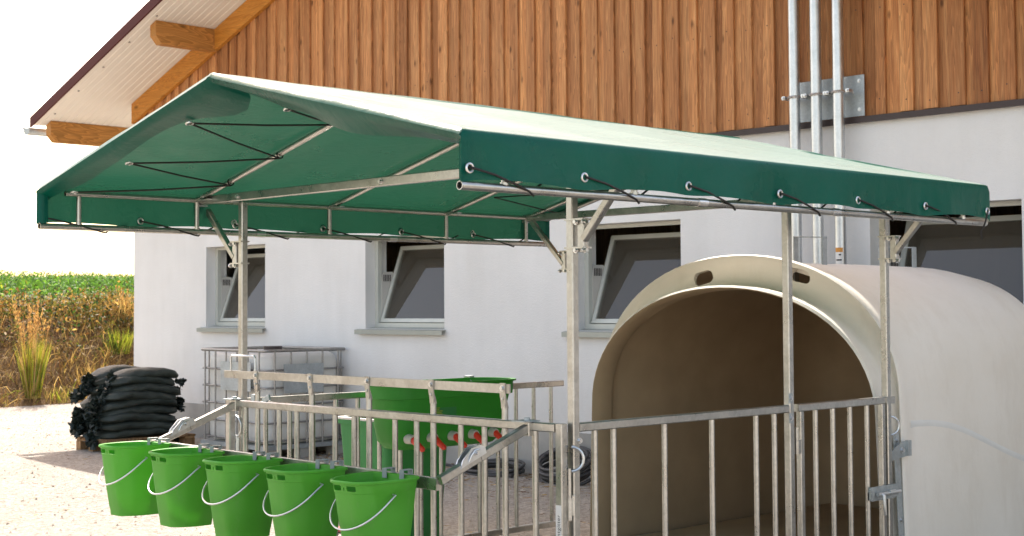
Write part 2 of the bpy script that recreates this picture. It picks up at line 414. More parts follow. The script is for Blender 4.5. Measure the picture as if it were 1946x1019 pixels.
BY = 18.2                                    # foot of the bank, parallel to X
def bank_z(x, y):
    x = np.asarray(x, float); t = np.asarray(y, float)-BY-.25*vnoise(x*.7, 0*x, 11)
    z = 1.42*smoothstep(-.15, 2.5, t)+np.clip(t-2.4, 0, 40)*.036+.30*smoothstep(2.6, 5, t)
    return z+.09*vnoise(x*1.3, t*1.5, 5)*smoothstep(0, .8, t)-.03*(t < 0)
def sheet(name, x0, x1, y0, y1, nx, ny, mat, cut=None):
    X, Y = np.meshgrid(np.linspace(x0, x1, nx), y0+(y1-y0)*np.linspace(0, 1, ny)**1.6, indexing='ij')
    Z = bank_z(X, Y)
    mm = MB(); mm.grid([[(X[i, j], Y[i, j], Z[i, j]) for j in range(ny)] for i in range(nx)])
    return mm.build(name, mat, kind='structure', ang=80)
sheet('bank', -30, 40, BY-.4, BY+3.4, 200, 34, SOIL)
sheet('field', -90, 130, BY+3.35, BY+160, 120, 60, FIELD)

def leaves(name, P, L, W, dirs, tint, parent=None, bend=0.0):
    """ribbons: P foot (n,3), L length, W width, dirs unit (n,3)"""
    n = len(P); side = np.cross(dirs, rng.normal(size=(n, 3))); side /= np.linalg.norm(side, axis=1)[:, None]+1e-9
    mid = P+dirs*(L*.55)[:, None]; d2 = dirs.copy(); d2[:, 2] -= bend*rng.uniform(.3, 1.6, n); d2 /= np.linalg.norm(d2, axis=1)[:, None]
    tip = mid+d2*(L*.5)[:, None]; w2 = (W/2)[:, None]*side
    V = np.stack([P-w2*.5, P+w2*.5, mid+w2, mid-w2, tip], 1).reshape(-1, 3)
    i0 = np.arange(n)*5
    F = [x for a in i0.tolist() for x in ((a, a+1, a+2, a+3), (a+3, a+2, a+4))]
    me = bpy.data.meshes.new(name); me.from_pydata(V.tolist(), [], F); me.materials.append(LEAF)
    at = me.color_attributes.new('leaf_tint', 'FLOAT_COLOR', 'POINT')
    C = np.ones((n, 5, 4)); C[:, :, :3] = tint[:, None, :]; at.data.foreach_set('color', C.ravel())
    o = bpy.data.objects.new(name, me); put(o, parent); return o
def rand_dirs(n, zmin, spread):
    a = rng.uniform(0, 2*np.pi, n); r_ = spread*np.sqrt(rng.uniform(0, 1, n)); d = np.stack([r_*np.cos(a), r_*np.sin(a), np.full(n, 1.0)*rng.uniform(zmin, 1.2, n)], 1)
    return d/np.linalg.norm(d, axis=1)[:, None]
def pal(n, cols, wts, jit=.25):
    cols = np.array(cols, float); k = rng.choice(len(cols), n, p=np.array(wts)/sum(wts))
    return np.clip(cols[k]*(1+rng.normal(0, jit, (n, 1))), .004, .9)
STRAW, OCHRE, RUST, OLIVE, GREEN, LIME, DKGRN = (.44, .31, .14), (.27, .165, .06), (.13, .062, .025), (.10, .095, .027), (.06, .135, .028), (.27, .31, .04), (.026, .045, .015)
XA, XB = -6, 16
# dry grass over the lower bank
n = 34000; x = rng.uniform(XA, XB, n); y = BY+rng.uniform(-.25, 3.2, n)
keep = vnoise(x*2, y*2, 21)+rng.uniform(-.6, .6, n) > -.35; x, y = x[keep], y[keep]; n = len(x)
o = leaves('dry_bank_grass', np.stack([x, y, bank_z(x, y)-.01], 1), rng.uniform(.14, .5, n), rng.uniform(.005, .013, n), rand_dirs(n, .35, .8),
           pal(n, [(.44, .31, .14), STRAW, OCHRE, RUST, OLIVE, LIME], [2, 3, 4, 2, 2, .8]), bend=.7); o['kind'] = 'stuff'
# leafy weeds on the upper bank
n = 3400; cx = rng.uniform(XA, XB, n); cy = BY+rng.beta(3, 1.6, n)*3.1+.35
hgt = rng.uniform(.22, .58, n)*np.where(cy > BY+2.7, .55, 1)
per = 11; N = n*per
px = np.repeat(cx, per)+rng.normal(0, .085, N); py = np.repeat(cy, per)+rng.normal(0, .085, N)
pz = bank_z(np.repeat(cx, per), np.repeat(cy, per))+np.repeat(hgt, per)*rng.uniform(.1, 1.05, N)
patch = np.repeat(vnoise(cx*1.1, cy*1.1, 33), per)
t1 = pal(N, [RUST, OCHRE, OLIVE, DKGRN, STRAW], [4, 3, 3, 2.4, 1]); t2 = pal(N, [OLIVE, GREEN, DKGRN, OCHRE], [3, 2, 3, 2])
tint = np.where((patch+rng.normal(0, .25, N) > .05)[:, None], t1, t2)
o = leaves('leafy_bank_weeds', np.stack([px, py, pz], 1), rng.uniform(.04, .10, N), rng.uniform(.02, .045, N), rand_dirs(N, -.5, 1.2), tint, bend=.5); o['kind'] = 'stuff'
n = 5200; x = rng.uniform(XA, XB, n); y = BY+rng.uniform(1.2, 3.6, n)
o = leaves('weed_stalks', np.stack([x, y, bank_z(x, y)], 1), rng.uniform(.2, .6, n)*np.where(y > BY+2.5, .7, 1), rng.uniform(.005, .012, n), rand_dirs(n, .8, .45),
           pal(n, [OCHRE, RUST, STRAW, OLIVE], [3, 2, 3, 2]), bend=.25); o['kind'] = 'stuff'
# crop on the field
n = 90000; x = rng.uniform(-8, 34, n); y = BY+3.1+rng.beta(1, 2.6, n)*34
o = leaves('green_field_crop', np.stack([x, y, bank_z(x, y)+rng.uniform(0, .24, n)], 1), rng.uniform(.06, .15, n), rng.uniform(.022, .055, n), rand_dirs(n, .1, 1.0),
           pal(n, [GREEN, (.10, .22, .035), (.055, .12, .03), LIME], [4, 4, 2, .5]), bend=.6); o['kind'] = 'stuff'
# single tufts that stand out
def tuft(name, label, x, y, nb, h, spread, cols, wts, wid=.012, heads=None, hh=None):
    t = thing(name, label, 'grass tuft', (x, y, float(bank_z(x, y))-.02), 0, 'grass tufts on the bank')
    a = rng.uniform(0, 6.28, nb); r_ = np.sqrt(rng.uniform(0, 1, nb))*spread*.45
    P = np.stack([r_*np.cos(a), r_*np.sin(a)*.8, np.zeros(nb)], 1)
    leaves('blades', P, rng.uniform(.5, 1, nb)*h, np.full(nb, wid)*rng.uniform(.6, 1.4, nb), rand_dirs(nb, .8, spread), pal(nb, cols, wts), t, .22)['kind'] = 'stuff'
    if heads:
        k = heads; a = rng.uniform(0, 6.28, k); d = rand_dirs(k, .95, .22); L = rng.uniform(.72, 1.0, k)*(hh or h)
        P0 = np.stack([np.cos(a)*spread*.3, np.sin(a)*spread*.3, np.zeros(k)], 1)
        leaves('stems', P0, L, np.full(k, .008), d, pal(k, [STRAW, OCHRE], [1, 1]), t, .02)['kind'] = 'stuff'
        q = 26; T0 = np.repeat(P0+d*L[:, None]*1.0, q, 0)-np.repeat(d, q, 0)*rng.uniform(0, .38, (k*q, 1))
        leaves('seed_heads', T0, rng.uniform(.03, .06, k*q), np.full(k*q, .012), rand_dirs(k*q, .6, .7), pal(k*q, [(.46, .30, .14), (.38, .21, .085)], [1, 1]), t, .1)['kind'] = 'stuff'
    return t
tuft('grass_tuft', 'tall golden grass clump with feathery seed heads at the foot of the bank', 6.35, 18.35, 420, 1.05, .26, [LIME, (.42, .33, .055), STRAW, GREEN], [4, 3, 2, 1], .013, 34, 1.62)
tuft('grass_tuft', 'bright yellow green grass tuft on the bank above the stacked bags', 8.35, 19.2, 170, .5, .5, [LIME, GREEN], [4, 1], .014)
tuft('grass_tuft', 'small lime green tuft beside the barn corner on the bank', 9.05, 19.0, 120, .42, .5, [LIME, (.3, .3, .05)], [3, 1], .014)
tuft('grass_tuft', 'low dry ochre tuft on the bank between golden clump and bags', 7.5, 18.5, 190, .5, .6, [OCHRE, STRAW, OLIVE], [3, 3, 1], .012)
tuft('grass_tuft', 'drooping straw coloured grass on the bank right of the brown bushes', 8.9, 20.0, 200, .75, .6, [STRAW, OCHRE], [3, 2], .012, 8)
tuft('grass_tuft', 'olive grass tuft at the gravel edge below the golden clump', 6.75, 18.15, 110, .3, .6, [OLIVE, LIME, STRAW], [3, 2, 2], .012)

# loose stones on the gravel
n = 9000; x = rng.uniform(-3, 8, n); y = rng.uniform(-.5, 18.3, n)
k2 = rng.uniform(0, 1, n) < np.where(y < 7, 1, .6); x, y = x[k2], y[k2]; n = len(x); sz = np.minimum(rng.gamma(2, .0036, n)+.004, .017)
oc = np.array([(1, 0, 0), (-.5, .87, 0), (-.5, -.87, 0), (.3, .2, .75), (-.2, -.1, .7)])
V = oc[None]*sz[:, None, None]*rng.uniform(.6, 1.4, (n, 5, 3)); V += np.stack([x, y, ground_z(x, y)-.001], 1)[:, None, :]
F = [tuple(a*5+i for i in t_) for a in range(n) for t_ in ((0, 1, 3), (1, 4, 3), (1, 2, 4), (2, 0, 3), (2, 3, 4))]
meshobj('loose_stones', V.reshape(-1, 3).tolist(), F, STONE, kind='stuff')
n = 1500; x = rng.uniform(3.4, 5.1, n); y = rng.uniform(2.6, 9.5, n); x = 5.12-(5.12-x)*rng.uniform(.1, 1, n)
o = leaves('dry_straw_litter', np.stack([x, y, ground_z(x, y)+.004], 1), rng.uniform(.03, .14, n), rng.uniform(.003, .008, n), rand_dirs(n, -.02, 1.4)*np.array([1, 1, .12]), pal(n, [STRAW, OCHRE, RUST], [2, 3, 3])); o['kind'] = 'stuff'

n = 2600; x = rng.uniform(-3, 6, n); y = rng.uniform(1, 18, n)
o = leaves('straw_bits', np.stack([x, y, ground_z(x, y)+.004], 1), rng.uniform(.02, .09, n), rng.uniform(.002, .006, n), rand_dirs(n, -.02, 1.4)*np.array([1, 1, .1]), pal(n, [STRAW, OCHRE, RUST], [3, 3, 2])); o['kind'] = 'stuff'
# ================================================================== BARN
PSI = .0208
BN = Vector((math.cos(PSI), math.sin(PSI), 0)); BT = Vector((-math.sin(PSI), math.cos(PSI), 0))
barn = thing('barn', 'white rendered barn with vertical larch cladding and a wide gable roof', 'barn', BN*5.15, PSI)
# barn-local: x = depth into the barn, y = along the wall to the left, z up
SL, SR, TH, DEP = 12.37, -5.6, .29, 14.0
PIT = .3715; SRD = 6.58
def roof_z(s): return 4.19+PIT*(12.32-s) if s > SRD else 4.19+PIT*(12.32-SRD)-PIT*(SRD-s)
WIN = [(9.505, 10.715), (6.465, 7.70), (3.475, 4.70), (.43, 1.645)]
ZB, ZT = 1.335, 2.293
def wall_with_openings(mb, s0, s1, z0, z1, wins):
    ss = sorted({s0, s1, *[a for w_ in wins for a in w_]}); zz = sorted({z0, ZB, ZT, z1})
    def solid(i, j):
        sm, zm = (ss[i]+ss[i+1])/2, (zz[j]+zz[j+1])/2
        return not any(a < sm < b and ZB < zm < ZT for a, b in wins)
    for i in range(len(ss)-1):
        for j in range(len(zz)-1):
            if not solid(i, j): continue
            a, b, c, d = ss[i], ss[i+1], zz[j], zz[j+1]
            for off in (0, TH): mb.add([(off, a, c), (off, b, c), (off, b, d), (off, a, d)], [(0, 1, 2, 3) if off else (3, 2, 1, 0)])
    for a, b in wins:
        mb.add([(0, a, ZB), (TH, a, ZB), (TH, a, ZT), (0, a, ZT)], [(0, 1, 2, 3)])
        mb.add([(0, b, ZB), (TH, b, ZB), (TH, b, ZT), (0, b, ZT)], [(3, 2, 1, 0)])
        mb.add([(0, a, ZT), (TH, a, ZT), (TH, b, ZT), (0, b, ZT)], [(0, 1, 2, 3)])
        mb.add([(0, a, ZB), (TH, a, ZB), (TH, b, ZB), (0, b, ZB)], [(3, 2, 1, 0)])
m = MB(); wall_with_openings(m, SR, SL, .41, 2.95, WIN)
m.add([(0, SL, .41), (DEP, SL, .41), (DEP, SL, 4.0), (0, SL, 4.0)], [(0, 1, 2, 3)])
m.add([(0, SR, .41), (DEP, SR, .41), (DEP, SR, 4.0), (0, SR, 4.0)], [(3, 2, 1, 0)])
m.build('wall', PLASTER, barn, 0, True, fix=False)
m = MB(); m.box(-.012, TH, SR, SL+.01, -.2, .408); m.box(TH+.002, DEP, SL-.25, SL+.01, -.2, .408); m.build('plinth', PLINTH, barn, 0, True)
m = MB(); m.box(-.045, .02, SR, SL+.005, 2.953, 2.992); m.box(-.052, -.046, SR, SL+.005, 2.945, 2.97)
m.build('flashing', DARKMETAL, barn, 0, True)
# timber backing of the gable, rear wall and dark interior
m = MB(); m.add([(.035, SR, 2.994), (.035, SL-.01, 2.994), (.035, SL-.01, roof_z(SL)-.02), (.035, SRD, roof_z(SRD)-.02), (.035, SR, roof_z(SR)-.02)], [(0, 1, 2, 3, 4)])
m.add([(DEP, SR, 0), (DEP, SL, 0), (DEP, SL, roof_z(SL)), (DEP, SRD, roof_z(SRD)), (DEP, SR, roof_z(SR))], [(4, 3, 2, 1, 0)])
m.build('gable_backing', INNERW, barn, 0, True)
m = MB(); m.box(3.2, 3.3, SR+.1, SL-.1, 0, 3.6); m.build('inner_partition', INNERW, barn, 0, True)
m = MB(); m.box(TH+.01, DEP-.1, SR+.1, SL-.1, -.1, .03); m.build('inner_floor', PLINTH, barn, 0, True)
NAIL = MB().tube((-.0012, 0, 0), (.002, 0, 0), .0055, 6).mesh('nail_head', DARKMETAL)
# board on board cladding, every board its own piece
s = SL-.045; k = 0
while s > -1.2 and k < 150:
    wB = .132+random.uniform(-.012, .012); wT = random.choice((.085, .1, .12))+random.uniform(-.008, .008); mod = .2+random.uniform(-.022, .022)
    for nm, a, b, f0, f1 in (('cladding_board', s-mod+.02, s+.02, .004, .026), ('cladding_batten', s-wT*.5-.005, s+wT*.5, -.022, .0035)):
        b = min(b, SL-.002)
        z0 = 2.997+random.uniform(-.004, .004); x_ = random.uniform(-.002, .002)
        mb = MB(); ta, tb = min(roof_z(a), 6.9)-.02, min(roof_z(b), 6.9)-.02; c = .004
        mb.prism([(a+c, f0), (a, f0+c), (a, f1), (b, f1), (b, f0+c), (b-c, f0)], (x_, 0, 0), (0, 1, 0), (1, 0, 0), (0, 0, 1), 1)
        nv = 6
        cs = (a+b)/2; base = Vector((0, cs, z0))
        V = []
        for q in mb.v:
            t_ = (q[1]-a)/(b-a); zz_ = z0 if q[2] < .5 else ta+(tb-ta)*t_
            V.append((q[0], q[1]-cs, zz_-z0))
        mb.v = V
        o = mb.build(nm, LARCH, barn, 20, True); o.location = base
        if nm == 'cladding_batten' and 0 < cs < 12.2:
            for zn in (.09, .82):
                if z0+zn < ta-.05: inst('nail_head', NAIL, o, (f0+x_-.0005, random.uniform(-.012, .012), zn+random.uniform(-.03, .03)))
    s -= mod; k += 1
# roof, soffit, verge
s_e, s_r = 13.10, SRD; OV = -1.05
def roofslab(lo, hi, x0, x1, mat, name, s_eave=s_e):
    mb = MB(); P = [(s_eave, roof_z(s_eave)), (s_r, roof_z(s_r)), (SR-.8, roof_z(SR-.8))]
    for (sa, za), (sb, zb) in zip(P[:-1], P[1:]):
        vs = [(x_, s2, z2+h) for x_ in (x0, x1) for s2, z2 in ((sa, za), (sb, zb)) for h in (lo, hi)]
        mb.add(vs, [(0, 1, 3, 2), (4, 6, 7, 5), (0, 4, 5, 1), (2, 3, 7, 6), (0, 2, 6, 4), (1, 5, 7, 3)])
    return mb.build(name, mat, barn, 0, True)
roofslab(.012, .10, OV+.02, DEP+.6, REDMETAL, 'roof')
rows = []; xx = []; xq = OV+.02
while xq < .04:
    xx += [(xq, 0), (xq+.070, 0), (xq+.076, .007), (xq+.082, .007), (xq+.088, 0)]; xq += .088
xx = [q for q in xx if q[0] < .06]+[(3.0, 0)]
mb = MB(); mb.grid([[(a, s2, roof_z(s2)+h) for a, h in xx] for s2 in (s_e-.01, s_r)])
mb.grid([[(a, s2, roof_z(s2)+h) for a, h in xx] for s2 in (s_r, SR-.7)])
sof = mb.build('soffit', SOFFIT, barn, 0, True)
mb = MB()
for sa, sb in ((s_e+.03, s_r), (s_r, SR-.8)):
    vs = [(x_, q, roof_z(min(q, s_e+.2))+h) for x_ in (OV-.006, OV+.018) for q in (sa, sb) for h in (-.012, .112)]
    mb.add(vs, [(0, 1, 3, 2), (4, 6, 7, 5), (0, 4, 5, 1), (2, 3, 7, 6), (0, 2, 6, 4), (1, 5, 7, 3)])
mb.build('verge_trim', REDMETAL, barn, 0, True)
sm = MB().tube((0, 0, -.006), (0, 0, .004), .013, 8).mesh('soffit_screw', PLINTH)
for i in range(9):
    q = 12.75-i*.60; inst('soffit_screw', sm, barn, (OV+.14, q, roof_z(q)-.004), (PIT*-1, 0, 0))
# beam along the gable, purlins, gutter
mb = MB(); sa, sb = 12.325, SRD
vs = [(x_, q, roof_z(q)+h-.004) for x_ in (-.075, -.024) for q in (sa, sb) for h in (-.255, 0)]
mb.add(vs, [(0, 1, 3, 2), (4, 6, 7, 5), (0, 4, 5, 1), (2, 3, 7, 6), (0, 2, 6, 4), (1, 5, 7, 3)]); mb.build('gable_beam', GLULAM, barn, 0, True)
vs = [(x_, q, roof_z(q)+h-.004) for x_ in (-.075, -.024) for q in (SRD-.01, SR) for h in (-.255, 0)]
mb = MB(); mb.add(vs, [(0, 1, 3, 2), (4, 6, 7, 5), (0, 4, 5, 1), (2, 3, 7, 6), (0, 2, 6, 4), (1, 5, 7, 3)]); mb.build('gable_beam', GLULAM, barn, 0, True)
for ps, x_in in ((12.93, 8), (10.43, -.03), (SRD+.06, -.03)):
    zt = roof_z(ps)-.006; wdt, h = .125, .265; zb = zt-h
    pr = [(-.87, zt), (-.87, zb+.09), (-.79, zb), (x_in, zb), (x_in, zt)]
    mb = MB(); mb.prism(pr, (0, ps, 0), (1, 0, 0), (0, 0, 1), (0, 1, 0), wdt)
    vs = mb.v; mb.v = [(x_, y_, z_-(PIT*(y_-ps) if abs(z_-zt) < .03 else 0)) for x_, y_, z_ in vs]
    mb.build('purlin', GLULAMX, barn, 15, True)
prof = [(math.cos(a), math.sin(a)) for a in np.linspace(math.pi, 2*math.pi, 11)]
gs, gz_ = 13.27, 3.88; r0, r1 = .085, .080
mb = MB(); mb.grid([[(x_, gs+r0*a, gz_+r0*b) for a, b in prof] for x_ in (-1.03, 13)])
mb.grid([[(x_, gs+r1*a, gz_+r1*b) for a, b in reversed(prof)] for x_ in (-1.03, 13)])
mb.add([(-1.03, gs+r0*a, gz_+r0*b) for a, b in prof], [tuple(range(11))]); mb.path([(-1.04, gs+.088, gz_+.004), (13, gs+.088, gz_+.004)], .01, 6)
mb.build('gutter', GALVP, barn, 30, True)

# windows
for wi, (a, b) in enumerate(WIN):
    fr = MB(); f0, f1 = .13, .18; t = .05
    fr.box(f0, f1, a+.001, a+t, ZB+.012, ZT-.002); fr.box(f0, f1, b-t, b-.001, ZB+.012, ZT-.002)
    fr.box(f0+.002, f1-.002, a+t, b-t, ZB+.012, ZB+t+.008); fr.box(f0+.002, f1-.002, a+t, b-t, ZT-.035, ZT-.002)
    win = fr.build('window', ALU, barn, 0, True)
    h0 = Vector((.165, 0, ZB+.062)); h1 = Vector((.455, 0, 2.205)); d = (h1-h0).normalized(); nrm = Vector((-d.z, 0, d.x))
    sa, sb = a+t+.012, b-t-.012; st = .04
    sh = MB()
    L = (h1-h0).length
    def bar(u0, u1, s0, s1, th=.035):
        vs = [h0+d*u+nrm*q+Vector((0, s_, 0)) for u in (u0, u1) for s_ in (s0, s1) for q in (-th/2, th/2)]
        sh.add(vs, [(0, 1, 3, 2), (4, 6, 7, 5), (0, 4, 5, 1), (2, 3, 7, 6), (0, 2, 6, 4), (1, 5, 7, 3)])
    bar(0, L, sa, sa+st); bar(0, L, sb-st, sb); bar(0, st, sa+st, sb-st, .033); bar(L-st, L, sa+st, sb-st, .033)
    sh.build('sash', ALU, win, 0, True)
    gp = MB(); vs = [h0+d*u+nrm*q+Vector((0, s_, 0)) for u in (st*.8, L-st*.8) for s_ in (sa+st*.8, sb-st*.8) for q in (-.003, .003)]
    gp.add(vs, [(0, 1, 3, 2), (4, 6, 7, 5), (0, 4, 5, 1), (2, 3, 7, 6), (0, 2, 6, 4), (1, 5, 7, 3)]); gp.build('pane', GLASS, win, 0, True)
    sl = MB(); sl.prism([(.128, ZB+.014), (-.055, ZB-.012), (-.055, ZB-.058), (-.048, ZB-.058), (-.048, ZB-.018), (.128, ZB+.006)], (0, a-.02, 0), (1, 0, 0), (0, 0, 1), (0, 1, 0), b-a+.14)
    sl.build('sill', SILLM, win, 0, True)
    ck = MB()
    ck.prism([(.18, ZB+.06), (.26, ZB+.30), (.36, ZB+.56), (.33, ZB+.60), (.2, ZB+.60), (.18, ZB+.52)], (0, b-t-.006, 0), (1, 0, 0), (0, 0, 1), (0, 1, 0), .006)
    ck.build('side_cheek', CHEEK, win, 0, True)
    sk = MB()
    for q in range(5): sk.box(.2+q*.022, .211+q*.022, b-t-.009, b-t-.0065, ZB+.50, ZB+.57)
    sk.build('cheek_slots', DARKMETAL, win, 0, True)

# ------------------------------------------------------------------ pipes on the wall
def W(off, s, z): return BN*(5.15+off)+BT*s+Vector((0, 0, z))
pg = thing('pipe_run', 'three galvanised vertical pipes clamped to a steel plate on the barn wall', 'pipes', W(-.13, 2.03, 0), PSI)
for i, q in enumerate((2.215, 2.015, 1.815)):
    mb = MB(); mb.tube(W(-.14, q, 1.56), W(-.14, q, 4.35), .043, 20); mb.path([W(-.14, q, 1.558), W(-.136, q, 1.49), W(-.10, q, 1.44), W(-.04, q, 1.425), W(.01, q, 1.425)], .0425, 20); pp = mb.build('pipe', GALV2, pg)
    mb = MB(); mb.tube(W(-.14, q, 4.352), W(-.14, q, 7.0), .043, 20); mb.build('pipe', GALV2, pg)
    zc = 3.185
    mb = MB(); mb.path([W(-.02, q-.062, zc), W(-.14, q-.052, zc)]+[W(-.14-.05*math.sin(a), q-.05*math.cos(a), zc) for a in np.linspace(.2, math.pi-.2, 9)]+[W(-.14, q+.052, zc), W(-.02, q+.062, zc)], .011, 6)
    mb.beam(W(-.17, q-.095, zc), W(-.11, q-.095, zc), .03, .03); mb.beam(W(-.17, q+.085, zc), W(-.11, q+.085, zc), .03, .03)
    cl = mb.build('clamp', BOLT, pg)
    bolts('clamp_bolt', cl, [(W(-.172, q-.095, zc), -BN, .009, .014), (W(-.172, q+.085, zc), -BN, .009, .014)])
    if i == 2:
        st = MB()
        st.grid([[W(-.14-.0445*math.cos(a), q+.0445*math.sin(a), z_) for a in np.linspace(-.9, .5, 9)] for z_ in (1.70, 1.955)]); so_ = st.build('sticker', STICK, pg)
        st = MB(); st.grid([[W(-.14-.0452*math.cos(a), q+.0452*math.sin(a), z_) for a in np.linspace(-.9, .5, 9)] for z_ in (1.956, 1.99)]); st.build('sticker_header', ORANGE, pg)
        for z_, a0, a1 in ((1.93, -.6, -.2), (1.89, -.7, .3), (1.85, -.7, -.1), (1.82, -.6, .1), (1.78, -.7, .2)):
            st = MB(); st.grid([[W(-.14-.0452*math.cos(a), q+.0452*math.sin(a), zz_) for a in np.linspace(a0, a1, 5)] for zz_ in (z_, z_+.011)]); st.build('print_line', INK, so_)
mb = MB(); mb.prism([(1.655, 2.998), (2.30, 2.998), (2.30, 3.315), (1.655, 3.315)], W(-.034, 0, 0), BT, (0, 0, 1), BN, .008); pl_ = mb.build('wall_plate', GALVP, pg)
bolts('plate_bolt', pl_, [(W(-.034, q, z_), -BN, .011, .01) for q, z_ in ((1.70, 3.27), (1.70, 3.05), (2.26, 3.27), (2.26, 3.05))])

# ================================================================== CANOPY
X0, X1, YN, YF, YC = -1.04, 2.76, -.458, 2.849, 1.195
ZE, ZR = 2.168, 2.572                       # eave tube / ridge tube
can = thing('canopy', 'green tarpaulin canopy with a gable roof on galvanised posts over the pen', 'canopy', (.86, 1.2, 0))
P1, P2, P3, P4, P5 = (.015, 2.55), (.015, 0), (1.585, 0), (2.489, 0), (2.52, 2.41)
for (x_, y_), top in ((P1, 2.145), (P2, 2.145), (P3, 2.27), (P4, 2.145), (P5, 2.145)):
    mb = MB(); mb.beam((x_, y_, 0), (x_, y_, top), .04, .04, (0, 1, 0)); po = mb.build('post', GALV, can)
    if (x_, y_) == P3: continue
    sg = 1 if y_ > 1 else -1; z_ = 1.87
    b2 = MB(); b2.beam((x_, y_+sg*.065, z_-.085), (x_, y_+sg*.065, z_+.06), .035, .04, (0, 1, 0))
    b2.box(x_-.028, x_+.028, min(y_-sg*.022, y_+sg*.09), max(y_-sg*.022, y_+sg*.09), z_+.052, z_+.06); b2.box(x_-.028, x_+.028, min(y_-sg*.022, y_+sg*.09), max(y_-sg*.022, y_+sg*.09), z_-.07, z_-.062)
    br = b2.build('brace_socket', GALV, po)
    for h in (.045, -.077): bolts('bolt', po, [((x_-.02, y_+sg*.09, z_+h), (0, sg, 0), .009, .016), ((x_-.024, y_+sg*.045, z_+h), (-1, 0, 0), .009, .012)])
    b2 = MB(); b2.beam((x_-.004, y_+sg*.075, z_-.03), (x_-.02, y_+sg*.36, 2.14), .033, .033, (1, 0, 0)); b2.build('brace', GALV, can)
for xt in (-.062, 2.535):
    mb = MB(); mb.beam((xt, YN+.03, 2.168), (xt, YF+.05, 2.168), .036, .046); mb.build('tie_beam', GALV, can)
    bolts('tie_bolt', can, [((xt-.018, y_, 2.168), (-1, 0, 0), .01, .014) for y_ in (2.46, 1.20, .25)])
    mb = MB(); mb.box(xt-.03, xt+.03, YF-.01, YF+.055, 2.135, 2.142); mb.box(xt-.03, xt-.019, YF+.0, YF+.05, 2.1422, 2.19); mb.build('end_bracket', GALVP, can, 0)
for y_, sg in ((YN, -1), (YF, 1)):
    mb = MB(); mb.tube((-.9, y_, ZE), (2.74, y_, ZE), .0145, 14, hollow=.003); mb.build('eave_tube', GALV, can)
    mb = MB(); mb.tube((X0-.005, y_, 1.99), (X1, y_, 1.99), .017, 18, hollow=.0035); mb.build('hem_tube', GALV, can)
    for x_ in (-.822, -.098, .835, 1.786, 2.52):
        mb = MB(); mb.tube((x_, y_, 2.0), (x_, y_, 2.158), .0135, 12); mb.tube((x_, y_, 2.003), (x_, y_, 2.012), .018, 12); mb.build('drop_tube', GALV, can)
    for x_ in (.30, 1.30):
        mb = MB(); mb.tube((x_, y_, 1.99), (x_+.06, y_, 1.99), .0195, 16); mb.build('tube_joint', BOLT, can)
mb = MB(); mb.tube((X0+.02, YC, ZR), (X1-.02, YC, ZR), .015, 12); mb.build('ridge_tube', GALV, can)
for x_ in (X0+.020, -.098, .835, 1.786, 2.52, X1-.02):
    for ye in (YN, YF):
        fr_ = x_ < X0+.1; up_ = .010 if fr_ else 0
        mb = MB(); mb.tube((x_, ye, ZE+up_), (x_, YC+(.012 if ye > 1 else -.012), ZR+up_), .0125 if fr_ else .0155, 14); ra = mb.build('rafter', GALV, can)
        if -.2 < x_ < 2.6:
            mb = MB(); d = (YC-ye)*.05; mb.bolt((x_-.012, ye+d, ZE+.018), (-1, 0, 0), .008, .014); mb.box(x_-.017, x_+.017, min(ye+d*.4, ye+d*1.6), max(ye+d*.4, ye+d*1.6), ZE-.004, ZE+.002); mb.build('rafter_clamp', BOLT, ra)

# tarpaulin skin: valance - slope - ridge - slope - valance, swept along X
def roof_y(u):                                # u 0..1 across the profile -> (y, z, slope weight)
    pass
prof = []
hem = 2.018
for z_ in np.linspace(hem, 2.178, 7): prof.append((YF+.021, z_, 'v'))
prof += [(YF+.017, 2.190, 'e'), (YF+.004, 2.1965, 'e')]
zs0, zr0 = 2.1995, 2.5965
for t in np.linspace(.012, .985, 22): prof.append((YF+(YC-YF)*t, zs0+(zr0-zs0)*t, 's'))
prof += [(YC+.012, 2.598, 'e'), (YC, 2.6, 'e'), (YC-.012, 2.598, 'e')]
for t in np.linspace(.985, .012, 22): prof.append((YN+(YC-YN)*t, zs0+(zr0-zs0)*t, 's'))
prof += [(YN-.004, 2.1965, 'e'), (YN-.017, 2.190, 'e')]
for z_ in np.linspace(2.178, hem, 7): prof.append((YN-.021, z_, 'v'))
RAF = np.array([X0+.015, -.098, .835, 1.786, 2.52, X1])
def sagf(x_):
    i = int(np.clip(np.searchsorted(RAF, x_)-1, 0, len(RAF)-2)); t = (x_-RAF[i])/(RAF[i+1]-RAF[i]); t = min(max(t, 0), 1); return 4*t*(1-t)
EYX = [-1.02, -.419, .214, .858, 1.485, 2.102, 2.735]
EYF = [-1.02, -.445, .169, .799, 1.418, 2.043, 2.70]
rows = []
txs = np.concatenate([np.linspace(X0, -.2, 34), np.linspace(-.18, X1, 150)])
